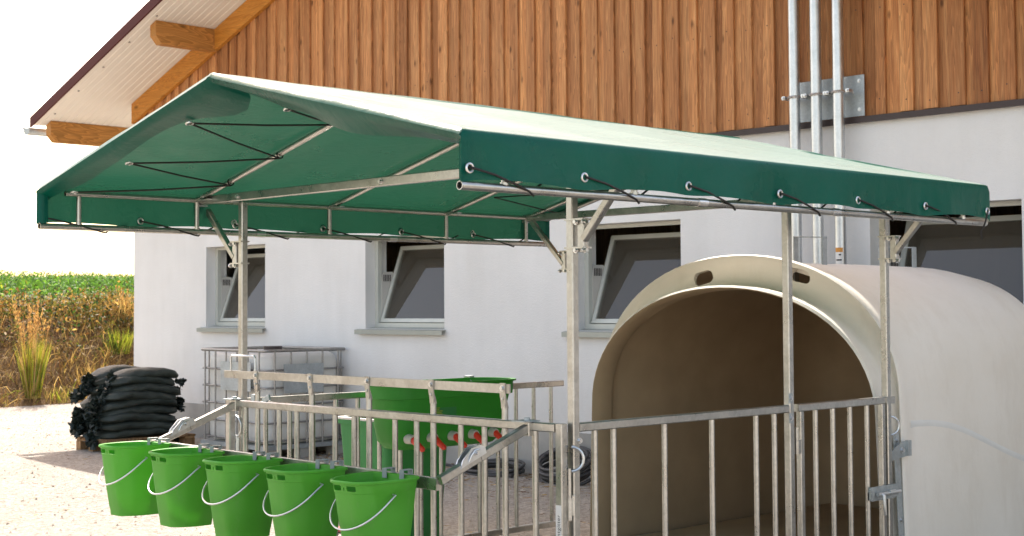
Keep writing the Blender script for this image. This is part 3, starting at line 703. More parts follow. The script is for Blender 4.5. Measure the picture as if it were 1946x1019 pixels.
for x_ in txs:
    row = []
    for (y_, z_, k_) in prof:
        sg = 1 if y_ > YC else -1; f = abs(YC-y_)/(YF-YC)
        if k_ == 's':
            sag = .020*sagf(x_)*math.sin(math.pi*min(1, f))**.8
            wr = .0026*math.sin(x_*9+f*7+math.sin(x_*3.1)*2)*math.sin(math.pi*f)+.002*math.sin(x_*23-f*19+2*math.sin(f*9))*math.sin(math.pi*f)
            ripple = 0*math.sin(x_*17+1.3*math.sin(x_*5))*math.exp(-((f-.02)/.10)**2)
            row.append((x_, y_, z_-sag+wr+ripple))
        elif k_ == 'v':
            t = (2.178-z_)/(2.178-hem); ey = L_ey = EYX if sg < 0 else EYF
            dd = min(abs(x_-e) for e in ey); pull = math.exp(-(dd/.13)**2)
            wave = .007*math.sin(x_*6.5+sg)+.004*math.sin(x_*14.3)
            yy = y_+sg*(t*(wave+.009)-.006*t*pull+.003*t*math.sin((x_-min(L_ey, key=lambda e: abs(x_-e)))*60)*math.exp(-dd/.12))
            zz_ = z_+t*(.006*math.sin(x_*5+1)-.010*pull)
            if x_ < X0+.06: yy += sg*.0*t; zz_ -= .012*t*(1-(x_-X0)/.06)
            row.append((x_, yy, zz_))
        else:
            row.append((x_, y_, z_+(.003*math.sin(x_*2.7)+.0012*math.sin(x_*13) if abs(y_-YC) < .05 else 0)))
    rows.append(row)
# front edge rolls over the front rafter and folds back as a flap underneath; rear edge simply rolls under
nP = len(prof)
def flapw(f, sg):                             # depth of the folded flap along X
    return (1-.55*float(smoothstep(.78, 1, f)))*(.115+.03*math.sin(f*9)+ (.13*math.exp(-((f-.06)/.10)**2) if sg > 0 else .10*math.exp(-((f-.06)/.12)**2)))
pre = []
for kf in (1, .66, .33, .06, -.0):
    row = []
    for (y_, z_, k_), q in zip(prof, rows[0]):
        sg = 1 if y_ > YC else -1; f = abs(YC-y_)/(YF-YC)
        if k_ == 'v': row.append((X0-.012+.05*kf, y_-sg*.03*min(1, kf*3)-sg*.004, q[2]+.006*kf))
        else:
            drop = .043+.020*kf*(1-.7*float(smoothstep(.8, 1, f)))+.012*math.sin(f*14)*kf+(.05*kf if sg < 0 else 0)*math.sin(math.pi*min(1, f))
            if sg > 0: drop += .035*kf*math.exp(-((f-.08)/.1)**2)
            if kf < .03: row.append((X0-.016, y_, z_-.022))
            else: row.append((X0-.004+flapw(f, sg)*kf, y_, z_-drop))
    pre.append(row)
post = [[(X1+.014, y_, z_-.02) for y_, z_, _ in prof], [(X1-.02, y_, z_-(.045 if k_ != 'v' else .0)) for y_, z_, k_ in prof]]
mb = MB(); mb.grid(pre+rows+post)
tarpo = mb.build('tarpaulin', TARP, can, 60, fix=False)
em = MB().ring((0, 0, 0), (0, 1, 0), .0155, .0048, 20, 8).mesh('eyelet', BOLT)
for y_, L_, sg in ((YN-.028, EYX, -1), (YF+.029, EYF, 1)):
    for e in L_: inst('eyelet', em, tarpo, tuple(Vector((e, y_-(.0 if sg < 0 else 0), 2.052))-WM[can].translation))
    if sg > 0:
        for e in L_: inst('eyelet', em, tarpo, tuple(Vector((e, y_-.012, 2.038))-WM[can].translation))
# bungee cords round the hem tubes
for y_, L_, sg in ((YN, EYX, -1), (YF, EYF, 1)):
    for e in L_[:-1]:
        q = sg; z0 = 2.052 if sg < 0 else 2.036
        pts = [(e, y_+q*.010, z0+.004), (e+.006, y_+q*.038, z0), (e+.12, y_+q*.032, 2.034), (e+.24, y_+q*.024, 2.004), (e+.31, y_+q*.020, 1.982), (e+.345, y_+q*.004, 1.969), (e+.365, y_-q*.018, 1.976), (e+.37, y_-q*.022, 1.995), (e+.42, y_-q*.010, 2.03), (e+.52, y_+q*.006, 2.046)]
        if sg > 0: pts = [(e, y_+.02, z0+.004), (e+.004, y_-.006, z0-.002), (e+.11, y_-.004, 2.018), (e+.21, y_-.012, 1.996), (e+.27, y_-.022, 1.98), (e+.33, y_-.014, 1.968), (e+.36, y_+.004, 1.966), (e+.40, y_+.026, 1.99), (e+.5, y_+.03, 2.03)]
        mb = MB(); mb.path(pts, .0045, 7); mb.build('bungee_cord', RUBBER, can, 60)
mb = MB(); mb.path([(2.735, YN-.03, 2.052), (2.70, YN-.035, 2.0), (2.705, YN-.02, 1.968), (2.69, YN-.01, 1.94), (2.70, YN-.012, 1.90)], .005, 7); mb.build('bungee_cord', RUBBER, can, 60)
# zigzag cords between the front flap and the first rafter
def slope(x_, y_, dz=0): return (x_, y_, 2.598-.2415*abs(y_-YC)-dz)
zig = [slope(-.90, 2.75, .055), slope(-.098, 2.50, .052), slope(-.885, 2.20, .075), slope(-.098, 2.03, .052), slope(-.905, 1.60, .078), slope(-.098, 1.50, .052), slope(-.70, 1.10, .12),
       slope(-.098, .85, .052), slope(-.88, .42, .10), slope(-.098, .25, .052), slope(-.9, -.2, .06)]
for a, b in zip(zig[:-1], zig[1:]):
    mb = MB(); mb.path([a, tuple(Vector(a).lerp(Vector(b), .5)-Vector((0, 0, .006))), b], .0048, 7); mb.build('bungee_cord', RUBBER, can, 60)
    hk = Vector(b if b[0] > -.2 else a); mb = MB(); mb.ring(hk+Vector((0, 0, .018)), (0, 1, -.25), .0185, .0036, 14, 6); mb.build('cord_loop', RUBBER, can, 60)
for q in (zig[0], zig[2], zig[4], zig[6]): 
    mb = MB(); mb.ring(q, (0, .24, 1), .017, .005, 16, 6); mb.build('eyelet', BOLT, tarpo)
zr = [slope(2.74, 2.7, .06), slope(1.786+.73, 2.5, .05)]
rz_ = [(2.72, 2.72, 2.2), (1.80, 2.40, 2.25), (2.70, 2.05, 2.33), (1.80, 1.75, 2.42)]
for a, b in zip(rz_[:-1], rz_[1:]):
    mb = MB(); mb.path([a, b], .0045, 6); mb.build('bungee_cord', RUBBER, can, 60)

# ================================================================== PEN PANELS
def barmesh(z0, z1, r=.0135, sq=0):
    mb = MB()
    if sq: mb.beam((0, 0, z0), (0, 0, z1), sq, sq, (0, 1, 0))
    else: mb.tube((0, 0, z0), (0, 0, z1), r, 14)
    return mb.mesh('bar', GALV)
BARM = barmesh(.10, 1.012); RS = .036
# --- front feeding panel (A-B)
XP = -.045
fp = thing('feeding_panel', 'galvanised feeding front with raised neck rail carrying the five green buckets', 'feeding panel', (XP, 1.3, 0))
LOC = lambda x_, y_, z_, t: tuple(Vector((x_, y_, z_))-WM[t].translation)
mb = MB(); mb.beam((XP, .04, 1.031), (XP, 2.56, 1.031), RS, .038); mb.build('top_rail', GALV, fp)
mb = MB(); mb.beam((XP, .04, .09), (XP, 2.56, .09), RS, .038); mb.build('bottom_rail', GALV, fp)
for y_ in (2.58, .015):
    mb = MB(); mb.beam((XP, y_, .02), (XP, y_, 1.05), .04, .04, (0, 1, 0)); ps = mb.build('end_post', GALV, fp)
    if y_ < 1:
        mb = MB(); mb.box(XP-.0212, XP-.0204, y_-.0165, y_+.0165, .43, .705); stk = mb.build('sticker', STICK, ps)
        cu = bpy.data.curves.new('lettering', 'FONT'); cu.body = 'A4171 Frontgitter'; cu.size = .028; cu.align_x = 'LEFT'; cu.space_character = 1.08
        tmp = bpy.data.objects.new('tmp', cu); col.objects.link(tmp); bpy.context.view_layer.update()
        me = bpy.data.meshes.new_from_object(tmp.evaluated_get(bpy.context.evaluated_depsgraph_get())); bpy.data.objects.remove(tmp)
        me.materials.clear(); me.materials.append(INK); me.name = 'lettering'
        lt = bpy.data.objects.new('lettering', me); put(lt, stk)
        # text runs upward on the face that looks to -X
        lt.matrix_local = Matrix.Translation(Vector((XP-.0218, y_-.009, .44))-WM[fp].translation) @ Matrix(((0, 0, -1), (0, -1, 0), (1, 0, 0))).transposed().to_4x4() if False else Matrix.Translation(Vector((XP-.0218, y_-.0095, .44))-WM[fp].translation) @ Matrix(((0, 0, -1, 0), (0, 1, 0, 0), (1, 0, 0, 0), (0, 0, 0, 1)))
YK = [2.314, 1.818, 1.34, .854, .365]
ym = MB(); ym.tube((0, 0, .10), (0, 0, 1.105), .0145, 14)
pts = [(0, .026), (1.105, .026), (1.135, .028), (1.155, .033), (1.21, .033)]
prev = None; V = []
for z_, wd, th, dx in ((1.10, .024, .024, 0), (1.125, .030, .014, -.004), (1.15, .034, .007, -.012), (1.17, .034, .006, -.014), (1.213, .034, .006, -.014)):
    V.append([(dx-th/2, -wd/2, z_), (dx-th/2, wd/2, z_), (dx+th/2, wd/2, z_), (dx+th/2, -wd/2, z_)])
ym.grid(V, False, True); ym.add(V[-1], [(0, 1, 2, 3)]); ymm = ym.mesh('neck_bar', GALV)
bm_ = MB().bolt((-.017, 0, 1.19), (-1, 0, 0), .010, .009).bolt((-.017, 0, 1.143), (-1, 0, 0), .004, .003).mesh('bolt', BOLT)
for y_ in YK:
    o = inst('neck_bar', ymm, fp, LOC(XP, y_, 0, fp)); inst('bolt', bm_, o)
for y_ in (2.429, 2.11, 1.95, 1.618, 1.461, 1.138, .976, .66, .5, .173): inst('bar', BARM, fp, LOC(XP, y_, 0, fp))
mb = MB(); mb.beam((XP-.0065, 2.63, 1.188), (XP-.0065, .325, 1.188), .007, .042, ch=.08); mb.build('neck_rail', GALV, fp)
mb = MB(); mb.path([(XP, 2.575, 1.19), (XP, 2.575, 1.28), (XP, 2.565, 1.292), (XP, 2.35, 1.292), (XP, 2.338, 1.282), (XP, 2.338, 1.19)], .006, 8); mb.build('wire_handle', GALV2, fp)
for y_, nm in ((2.50, 'L'), (.20, 'R')):
    mb = MB(); e0, e1 = Vector((-.075, y_, 1.022)), Vector((-.575, y_, .838)); mid = e0.lerp(e1, .56)
    mb.beam(e0, mid, .032, .038); mb.beam(mid+(e1-e0)*.006, e1, .032, .038); arm = mb.build('swing_arm', GALV, fp)
    mb = MB()
    for dy in (-.019, .013):
        mb.prism([(-.475, .878), (-.462, .912), (-.415, .960), (-.365, .972), (-.335, .962), (-.328, .935)], (0, y_+dy, 0), (1, 0, 0), (0, 0, 1), (0, 1, 0), .006)
    mb.build('link_plate', GALV2, arm)
    mb = MB(); mb.bolt((-.385, y_-.019, .938), (0, -1, 0), .008, .012); mb.path([(-.43, y_-.02, .905), (-.42, y_-.024, .93), (-.40, y_-.026, .952), (-.37, y_-.024, .955)], .003, 6); mb.build('pivot_bolt', BOLT, arm)
    mb = MB(); mb.box(-.115, -.02, y_-.03, y_+.05, 1.0515, 1.057); mb.tube((-.07, y_, 1.057), (-.07, y_, 1.068), .014, 10); mb.build('pivot_plate', GALVP, fp)
    mb = MB(); mb.beam((-.066, y_, .99), (-.066, y_, 1.049), .03, .045, (0, 1, 0)); mb.build('pivot_sleeve', GALV, fp)
mb = MB(); mb.beam((-.57, .215, .822), (-.57, 2.52, .838), .02, .052, ch=.1); mb.build('bucket_bar', GALV, fp)
mb = MB(); mb.beam((XP, 2.26, 1.052), (XP, 2.20, 1.075), .012, .03); mb.box(XP-.01, XP+.012, 2.33, 2.365, 1.05, 1.085); mb.build('rail_clip', GALVP, fp)
def halfring(t, c, ax, r_=.05, nm='lifting_ring'):
    mb = MB(); c = Vector(c); ax = Vector(ax); mb.path([c+ax*math.sin(a)*r_+Vector((0, 0, math.cos(a)*r_)) for a in np.linspace(0, math.pi, 11)], .0065, 8)
    return mb.build(nm, GALV2, t)
halfring(fp, (XP+.02, 2.558, .90), (0, -1, 0), .055)
mb = MB(); mb.tube((XP+.01, 2.53, .70), (XP+.01, 2.53, .85), .006, 8); mb.tube((XP+.01, 2.515, .70), (XP+.01, 2.515, .84), .006, 8); mb.build('drop_pin', GALV2, fp)
# --- side panel and gate (B-C)
sp = thing('side_panel', 'fixed galvanised bar panel on the near side between corner post and middle post', 'fence panel', (.8, 0, 0))
mb = MB(); mb.beam((.036, 0, 1.031), (1.565, 0, 1.031), RS, .038); mb.build('top_rail', GALV, sp)
mb = MB(); mb.beam((.036, 0, .09), (1.565, 0, .09), RS, .038); mb.build('bottom_rail', GALV, sp)
for x_ in (.147, .269, .616, .962, 1.308, 1.459): inst('bar', BARM, sp, LOC(x_, 0, 0, sp))
mb = MB()
for z_ in (1.085, .985): mb.box(1.553, 1.585, -.026, -.0205, z_-.025, z_+.025)
pb = mb.build('bolt_plate', GALVP, sp)
bolts('bolt', sp, [((1.568, -.026, z_), (0, -1, 0), .009, .008) for z_ in (1.085, .985)]+[((.03, -.0215, .975), (0, -1, 0), .009, .01)])
halfring(sp, (-.02, -.02, .90), (.75, -.66, 0), .052)
mb = MB(); mb.tube((-.024, -.012, .70), (-.024, -.012, .86), .007, 8); mb.tube((-.024, -.012, .64), (-.024, -.012, .735), .011, 10); mb.tube((-.008, -.018, .66), (-.008, -.018, .745), .010, 10); mb.build('hinge', GALV, sp)
ga = thing('gate', 'narrow galvanised bar gate with sliding latch beside the hutch', 'gate', (2.05, 0, 0))
mb = MB(); mb.beam((1.645, 0, 1.031), (2.466, 0, 1.031), RS, .038); mb.build('top_rail', GALV, ga)
mb = MB(); mb.beam((1.645, 0, .09), (2.466, 0, .09), RS, .038); mb.build('bottom_rail', GALV, ga)
for x_ in (1.679, 2.437):
    mb = MB(); mb.beam((x_, 0, .1), (x_, 0, 1.012), .032, .032, (0, 1, 0)); mb.build('stile', GALV, ga)
for x_ in (1.813, 1.97, 2.129, 2.292): inst('bar', BARM, ga, LOC(x_, 0, 0, ga))
mb = MB(); mb.tube((1.632, -.012, .80), (1.632, -.012, .87), .011, 10); mb.tube((1.632, -.012, .872), (1.632, -.012, .935), .0095, 10); mb.box(1.632, 1.672, -.015, -.009, .80, .87); mb.build('hinge', GALV, ga)
mb = MB(); mb.box(2.455, 2.535, -.025, .022, 1.012, 1.05); mb.build('end_socket', GALV, ga)
mb = MB(); mb.prism([(2.25, .51), (2.28, .50), (2.50, .50), (2.545, .515), (2.545, .575), (2.27, .575), (2.25, .55)], (0, -.034, 0), (1, 0, 0), (0, 0, 1), (0, 1, 0), .008); mb.box(2.25, 2.262, -.05, -.026, .51, .56); la = mb.build('latch', GALVP, ga)
mb = MB(); mb.tube((2.31, -.05, .535), (2.535, -.05, .535), .010, 10); mb.path([(2.345, -.05, .537), (2.345, -.066, .53), (2.345, -.07, .46), (2.35, -.07, .425)], .009, 8); mb.tube((2.42, -.05, .535), (2.48, -.05, .535), .016, 10); mb.build('latch_bolt', GALV2, la)
halfring(ga, (2.525, -.0, .888), (.8, -.6, 0), .05)
# --- far panel (A-D)
rp = thing('rear_panel', 'far galvanised bar panel of the pen with the green teat feeder hung on it', 'fence panel', (1.3, 2.588, 0))
mb = MB(); mb.beam((.05, 2.588, 1.031), (2.60, 2.588, 1.031), RS, .038); mb.build('top_rail', GALV, rp)
mb = MB(); mb.beam((.05, 2.588, .09), (2.60, 2.588, .09), RS, .038); mb.build('bottom_rail', GALV, rp)
for i in range(15): inst('bar', BARM, rp, LOC(.193+.1641*i, 2.588, 0, rp))

# ================================================================== BUCKETS
def bucket_outline(f=1.0, n=6):
    P = [(.135, .150), (.135, -.150), (.02, -.158), (-.075, -.135), (-.145, -.078), (-.145, .078), (-.075, .135), (.02, .158)]
    P = [(x_*f, y_*f) for x_, y_ in P]; out = []
    N = len(P)
    for i in range(N):                         # rounded corners
        p, q, r_ = Vector(P[i-1]), Vector(P[i]), Vector(P[(i+1) % N])
        a = q+(p-q).normalized()*.028*f; b = q+(r_-q).normalized()*.028*f
        for t in (0, .5, 1): out.append(tuple(a.lerp(q, t).lerp(q.lerp(b, t), t)))
    return out
H = .355
def make_bucket(label):
    t = thing('bucket', label, 'bucket', (-.735, 0, .525), 0, 'green buckets hanging on the bucket bar')
    sh = lambda f, z_, k=1.0: [(x_+.02*(1-f), y_, z_) for x_, y_ in bucket_outline(f)]
    mb = MB()
    rowso = [sh(.70, .004), sh(.712, 0), sh(.745, .04), sh(.755, .042), sh(.835, .13), sh(.91, .22), sh(.968, H-.05), sh(.978, H-.048), sh(1.004, H-.012), sh(1.058, H-.010), sh(1.066, H-.003), sh(1.05, H+.003), sh(.985, H), sh(.95, H-.05), sh(.69, .012)]
    mb.grid(rowso, False, True); n = len(rowso[0])
    mb.add(rowso[0], [tuple(range(n))]); mb.add(rowso[-1], [tuple(range(n))])
    bd_ = mb.build('bucket_body', GREENP, t, 32, True)
    # two grip slots on the face that looks to -X
    sl = MB(); x_ = -.145*.985-.0125
    for y_ in (.045, -.045):
        pts = [(y_+sg*(.017), z2) for sg, z2 in ()]
        pl2 = [(y_-.027, H-.036), (y_-.024, H-.040), (y_+.024, H-.040), (y_+.027, H-.036), (y_+.027, H-.022), (y_+.024, H-.018), (y_-.024, H-.018), (y_-.027, H-.022)]
        sl.prism(pl2, (x_-.002, 0, 0), (0, 1, 0), (0, 0, 1), (1, 0, 0), .04)
    sl.prism([(-.003, H-.04), (.003, H-.04), (.003, H-.026), (-.003, H-.026)], (x_-.002, 0, 0), (0, 1, 0), (0, 0, 1), (1, 0, 0), .04)
    slo = sl.build('slot_cutter', GREENP, None, 0, True)
    slo.parent = t
    md = bd_.modifiers.new('cut', 'BOOLEAN'); md.object = slo; md.operation = 'DIFFERENCE'; md.solver = 'EXACT'
    bpy.context.view_layer.update()
    me = bpy.data.meshes.new_from_object(bd_.evaluated_get(bpy.context.evaluated_depsgraph_get()))
    bd_.modifiers.clear(); bd_.data = me; me.name = 'bucket_body'
    bpy.data.objects.remove(slo)
    # bail
    hb = MB(); pts = []
    for a in np.linspace(0, math.pi, 25):
        y_ = .168*math.cos(a); f = math.sin(a)
        pts.append((-.01-.150*f**.8, y_, H-.06-.135*f**.9))
    pts = [(-.01, .150, H-.058)]+pts+[(-.01, -.150, H-.058)]
    hb.path(pts, .0042, 8); hb.build('bail', GALV2, t, 60, True)
    for y_ in (.062, -.050):
        h1_ = MB(); h1_.prism([(.124, H-.018), (.127, H-.018), (.127, H+.019), (.172, H+.019), (.172, H-.05), (.176, H-.05), (.176, H+.022), (.124, H+.022)], (0, y_-.014, 0), (1, 0, 0), (0, 0, 1), (0, 1, 0), .028)
        h1_.build('hook', BLUECLIP, t, 0, True)
    return t
names = ['green bucket with steel bail, leftmost of five on the bar nearest the stacked bags',
         'second green bucket from the left on the bar, in front of the white tank',
         'middle one of the five green buckets hanging on the bar',
         'fourth green bucket from the left, between the middle and the rightmost bucket',
         'rightmost green bucket on the bar, next to the open end of the swing arm']
b0 = make_bucket(names[0])
for i, y_ in enumerate((2.42, 1.93, 1.435, .935, .44)):
    b = b0 if i == 0 else copy_tree(b0)
    b['label'] = names[i]; b.location = (-.735, y_, .503-.003*i); b.rotation_euler = (random.uniform(-.02, .02), random.uniform(-.02, .01), random.uniform(-.04, .04))

# ================================================================== TEAT FEEDER, TUB
fd = thing('teat_feeder', 'long green plastic milk feeder with red teats hung on the far pen rail', 'feeder', (1.45, 2.4, .70))
def rr(x0, x1, y0, y1, r_, z_, n=5):
    P = []
    for cx_, cy_, a0 in ((x1-r_, y1-r_, 0), (x0+r_, y1-r_, 90), (x0+r_, y0+r_, 180), (x1-r_, y0+r_, 270)):
        for k_ in range(n+1): a = R(a0+90*k_/n); P.append((cx_+r_*math.cos(a), cy_+r_*math.sin(a), z_))
    return P
FX0, FX1, FY0, FY1 = .80, 1.87, 2.185, 2.565
def fo(i, z_, r_=.155, dy=0): return rr(FX0+i, FX1-i, FY0+i*.8+dy, FY1-i*.4, max(.02, r_-i*.5), z_)
mb = MB()
mb.grid([fo(.20, .705, .14), fo(.145, .715, .15), fo(.095, .76, .15), fo(.07, .85), fo(.06, 1.0), fo(.045, 1.012), fo(.022, 1.016), fo(.018, 1.09), fo(0, 1.094), fo(.0, 1.104), fo(.03, 1.104), fo(.045, 1.0), fo(.08, .85), fo(.11, .76), fo(.21, .722, .13)], False, True)
q = fo(.20, .705, .14); mb.add(q, [tuple(range(len(q)))]); q = fo(.21, .722, .13); mb.add(q, [tuple(range(len(q)))])
fb = mb.build('trough', GREEND, fd, 40)
for i in range(5):
    x_ = .97+.165*i; p0 = Vector((x_, FY0+.055, .782))
    d = Vector((.06, -.8, -.52)).normalized()
    mb = MB(); mb.tube(p0+Vector((0, .03, .0)), p0+Vector((0, -.026, -.004)), .031, 16, .027); c_o = mb.build('teat_collar', TEATC, fd)
    mb = MB(); s0 = p0+Vector((0, -.02, -.004)); mb.path([s0, s0+d*.03, s0+d*.07, s0+d*.098, s0+d*.108], [.021, .019, .0175, .016, .008], 12); mb.build('teat', REDR, c_o)
mb = MB(); mb.box(1.11, 1.32, FY0+.0445, FY0+.0465, .90, .985); lb = mb.build('label_plate', GREENT, fd)
mb = MB()
mb.box(1.12, 1.2, FY0+.043, FY0+.0444, .965, .972); 
for k_ in range(5): mb.box(1.12, 1.12+.06+.03*random.random(), FY0+.043, FY0+.0444, .915+.009*k_, .919+.009*k_)
mb.build('label_print', YELLOWP, lb)
for x_ in (.95, 1.72):
    mb = MB(); mb.prism([(2.54, 1.06), (2.555, 1.115), (2.61, 1.115), (2.615, 1.02), (2.609, 1.02), (2.604, 1.108), (2.56, 1.108), (2.546, 1.06)], (x_, 0, 0), (0, 1, 0), (0, 0, 1), (1, 0, 0), .04); mb.build('hanger', GALVP, fd)
tb = thing('plastic_tub', 'upright green plastic tub standing behind the far pen panel', 'tub', (1.5, 3.05, 0))
mb = MB(); 
def tq(i, z_): return rr(1.27-i, 1.80+i*.6, 2.82-i, 3.35+i, .05, z_)
mb.grid([tq(-.05, 0), tq(0, .80), tq(.015, .80), tq(.015, .828), tq(-.02, .828), tq(-.06, .03)], False, True)
q = tq(-.05, 0); mb.add(q, [tuple(range(len(q)))]); q = tq(-.06, .03); mb.add(q, [tuple(range(len(q)))]); mb.build('tub_body', GREENT, tb, 40)
mb = MB(); mb.grid([rr(1.25, 1.82, 2.80, 3.37, .05, .829), rr(1.25, 1.82, 2.80, 3.37, .05, .842), rr(1.29, 1.76, 2.86, 3.32, .05, .842), rr(1.29, 1.76, 2.86, 3.32, .05, .829)], False, True); mb.build('rim_strip', CHEEK, tb, 40)

# ================================================================== CALF HUTCH
hu = thing('calf_hutch', 'large cream fibreglass calf hutch with an arched opening facing the pen', 'calf hutch', (3.7, 1.15, 0))
HYC = 1.15
NS = 56
def arch(w_, zs, H_, n_=2.05, base=0.0, flare=0.0):
    P = []
    nv = 10
    for k_ in range(nv): z_ = base+(zs-base)*k_/nv; P.append((HYC+w_+flare*(1-k_/nv), z_))
    na = NS-2*nv
    for k_ in range(na+1):
        th = math.pi*k_/na; c, s2 = math.cos(th), math.sin(th)
        P.append((HYC+w_*math.copysign(abs(c)**(2/n_), c), zs+(H_-zs)*abs(s2)**(2/n_)))
    for k_ in range(nv-1, -1, -1): z_ = base+(zs-base)*k_/nv; P.append((HYC-w_-flare*(1-k_/nv), z_))
    return P
sec = [  # X, half width, spring height, top   (outer skin front to rear, then inner skin back to the lip)
    (2.505, 1.078, .92, 1.672), (2.500, 1.074, .92, 1.667),
]
outer = [(2.515, 1.082, .92, 1.677), (2.60, 1.078, .925, 1.673), (2.645, 1.074, .93, 1.669), (2.668, 1.076, .935, 1.676), (2.690, 1.084, .945, 1.700), (2.700, 1.094, .96, 1.738), (2.696, 1.103, .98, 1.780), (2.682, 1.111, 1.0, 1.818), (2.666, 1.118, 1.02, 1.845), (2.664, 1.124, 1.035, 1.860), (2.676, 1.128, 1.045, 1.867), (2.70, 1.128, 1.05, 1.866), (2.74, 1.120, 1.05, 1.852), (2.80, 1.108, 1.04, 1.832, 2.15), (2.92, 1.100, 1.03, 1.822, 2.25), (3.2, 1.096, 1.02, 1.820, 2.4), (3.8, 1.092, 1.0, 1.820, 2.55), (4.35, 1.085, .98, 1.815, 2.6), (4.66, 1.06, .95, 1.78, 2.6), (4.86, 1.01, .90, 1.70, 2.55), (4.98, .92, .82, 1.56, 2.5), (5.05, .74, .68, 1.27, 2.4), (5.07, .40, .38, .70, 2.3)]
inner = [(5.03, .38, .36, .68, 2.3), (5.01, .71, .65, 1.24, 2.4), (4.94, .88, .79, 1.52, 2.5), (4.82, .97, .87, 1.66, 2.55), (4.63, 1.02, .92, 1.74, 2.6), (4.3, 1.045, .95, 1.775, 2.6), (3.8, 1.055, .97, 1.78, 2.55), (3.2, 1.06, .98, 1.78, 2.4), (2.9, 1.066, .99, 1.78, 2.25), (2.78, 1.085, 1.0, 1.80, 2.1), (2.735, 1.088, .99, 1.79), (2.715, 1.08, .96, 1.74), (2.70, 1.064, .94, 1.69), (2.665, 1.052, .925, 1.648), (2.60, 1.056, .92, 1.650), (2.515, 1.062, .915, 1.655), (2.503, 1.07, .917, 1.664)]
rowsh = [[(x_, y_, z_) for y_, z_ in arch(q[1], q[2], q[3], q[4] if len(q) > 4 else 2.08, 0, .03)] for q in outer+inner for x_ in (q[0],)]
mb = MB()
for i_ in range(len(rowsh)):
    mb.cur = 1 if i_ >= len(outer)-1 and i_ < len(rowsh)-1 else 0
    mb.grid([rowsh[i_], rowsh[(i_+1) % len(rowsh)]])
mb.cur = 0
nr = len(rowsh); nv = len(rowsh[0])
no, ni = len(outer), len(inner)
lo = lambda i, e: i*nv+(0 if e == 0 else nv-1)
for e in (0, 1):                              # close the foot edge between the two skins
    idx = list(range(nr))
    pair = []
    for i in range(no-1):
        xo, xo2 = outer[i][0], outer[i+1][0]
    mb.add([rowsh[i][0 if e == 0 else -1] for i in range(nr)], [tuple(range(nr))])
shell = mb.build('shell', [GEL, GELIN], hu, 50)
bm = bmesh.new(); bm.from_mesh(shell.data); bmesh.ops.remove_doubles(bm, verts=bm.verts, dist=1e-5); bmesh.ops.recalc_face_normals(bm, faces=bm.faces); bm.to_mesh(shell.data); bm.free()
# two grip holes cut through the front channel
cutters = []
for yc_, tilt in ((1.432, .22), (.70, -.2)):
    pl2 = []
    for cx_, cy_, a0 in ((.04, .005, 0), (-.04, .005, 90), (-.04, -.005, 180), (.04, -.005, 270)):
        for k_ in range(5): a = R(a0+22.5*k_); pl2.append((cx_+.036*math.cos(a), cy_+.036*math.sin(a)))
    ct, st_ = math.cos(tilt), math.sin(tilt)
    pl2 = [(-(x_*ct-y_*st_), x_*st_+y_*ct) for x_, y_ in pl2]
    mb = MB(); mb.prism(pl2, (2.55, yc_, 1.728), (0, 1, 0), (0, 0, 1), (1, 0, 0), .21); cutters.append(mb.build('cutter', GEL, None, 0))
for cu_ in cutters:
    md = shell.modifiers.new('cut', 'BOOLEAN'); md.object = cu_; md.operation = 'DIFFERENCE'; md.solver = 'EXACT'
bpy.context.view_layer.update()
me = bpy.data.meshes.new_from_object(shell.evaluated_get(bpy.context.evaluated_depsgraph_get()))
shell.modifiers.clear(); shell.data = me; me.name = 'shell'
me.polygons.foreach_set('use_smooth', [True]*len(me.polygons)); me.set_sharp_from_angle(angle=R(45))
for cu_ in cutters: bpy.data.objects.remove(cu_)
mb = MB(); mb.box(2.70, 4.90, HYC-.86, HYC+.86, .022, .05); mb.build('floor_panel', GELIN, hu, 0)  # added to cover the dark ground, in the same painted-shade tan
# scuffed crease on the side, straps and brackets
def side_y(x_, z_):                           # near side of the outer skin
    xs_ = [q[0] for q in outer[11:]]; w_ = np.interp(x_, xs_, [q[1] for q in outer[11:]]); zs = np.interp(x_, xs_, [q[2] for q in outer[11:]])
    return HYC-w_-.03*max(0, 1-z_/zs)
mb = MB(); pts = [(2.79, .878), (2.95, .878), (3.15, .862), (3.35, .825), (3.55, .765), (3.75, .70), (3.95, .635), (4.15, .58), (4.4, .52)]
px_ = np.linspace(2.79, 4.4, 40); pz_ = np.interp(px_, [q[0] for q in pts], [q[1] for q in pts]); pz_ = np.convolve(np.pad(pz_, 3, 'edge'), np.ones(7)/7, 'valid')
mb.grid([[(x_, side_y(x_, z_+h)-d_, z_+h) for h, d_ in ((-.022, -.001), (-.012, .0015), (0, .0025), (.012, .0015), (.022, -.001))] for x_, z_ in zip(px_, pz_)]); mb.build('crease', GELSEAM, hu, 60)
mb = MB(); mb.beam((2.655, .008, .02), (2.628, .030, .84), .055, .006, (0, 1, 0), .1); sr = mb.build('strap', GALVP, hu)
bolts('strap_bolt', sr, [((2.655-.027*z_/.82, .008+.022*z_/.82-.004, z_), (0, -1, 0), .010, .01) for z_ in (.80, .74, .36)])
mb = MB(); mb.prism([(2.51, .695), (2.69, .715), (2.69, .80), (2.62, .79), (2.51, .745)], (0, -.012, 0), (1, 0, 0), (0, 0, 1), (0, 1, 0), .008); mb.box(2.655, 2.69, -.03, -.012, .715, .80); ab = mb.build('anchor_bracket', GALVP, hu)
mb = MB(); mb.bolt((2.62, -.013, .748), (0, -1, 0), .012, .012); mb.build('bracket_bolt', BOLT, ab)
mb = MB(); mb.prism([(0, 0), (.12, 0), (.12, .19)], (2.70, .115, 1.03), (1, 0, .0), (0, 0, 1), (0, 1, 0), .02); mb.build('inner_gusset', CHEEK, hu, 0)
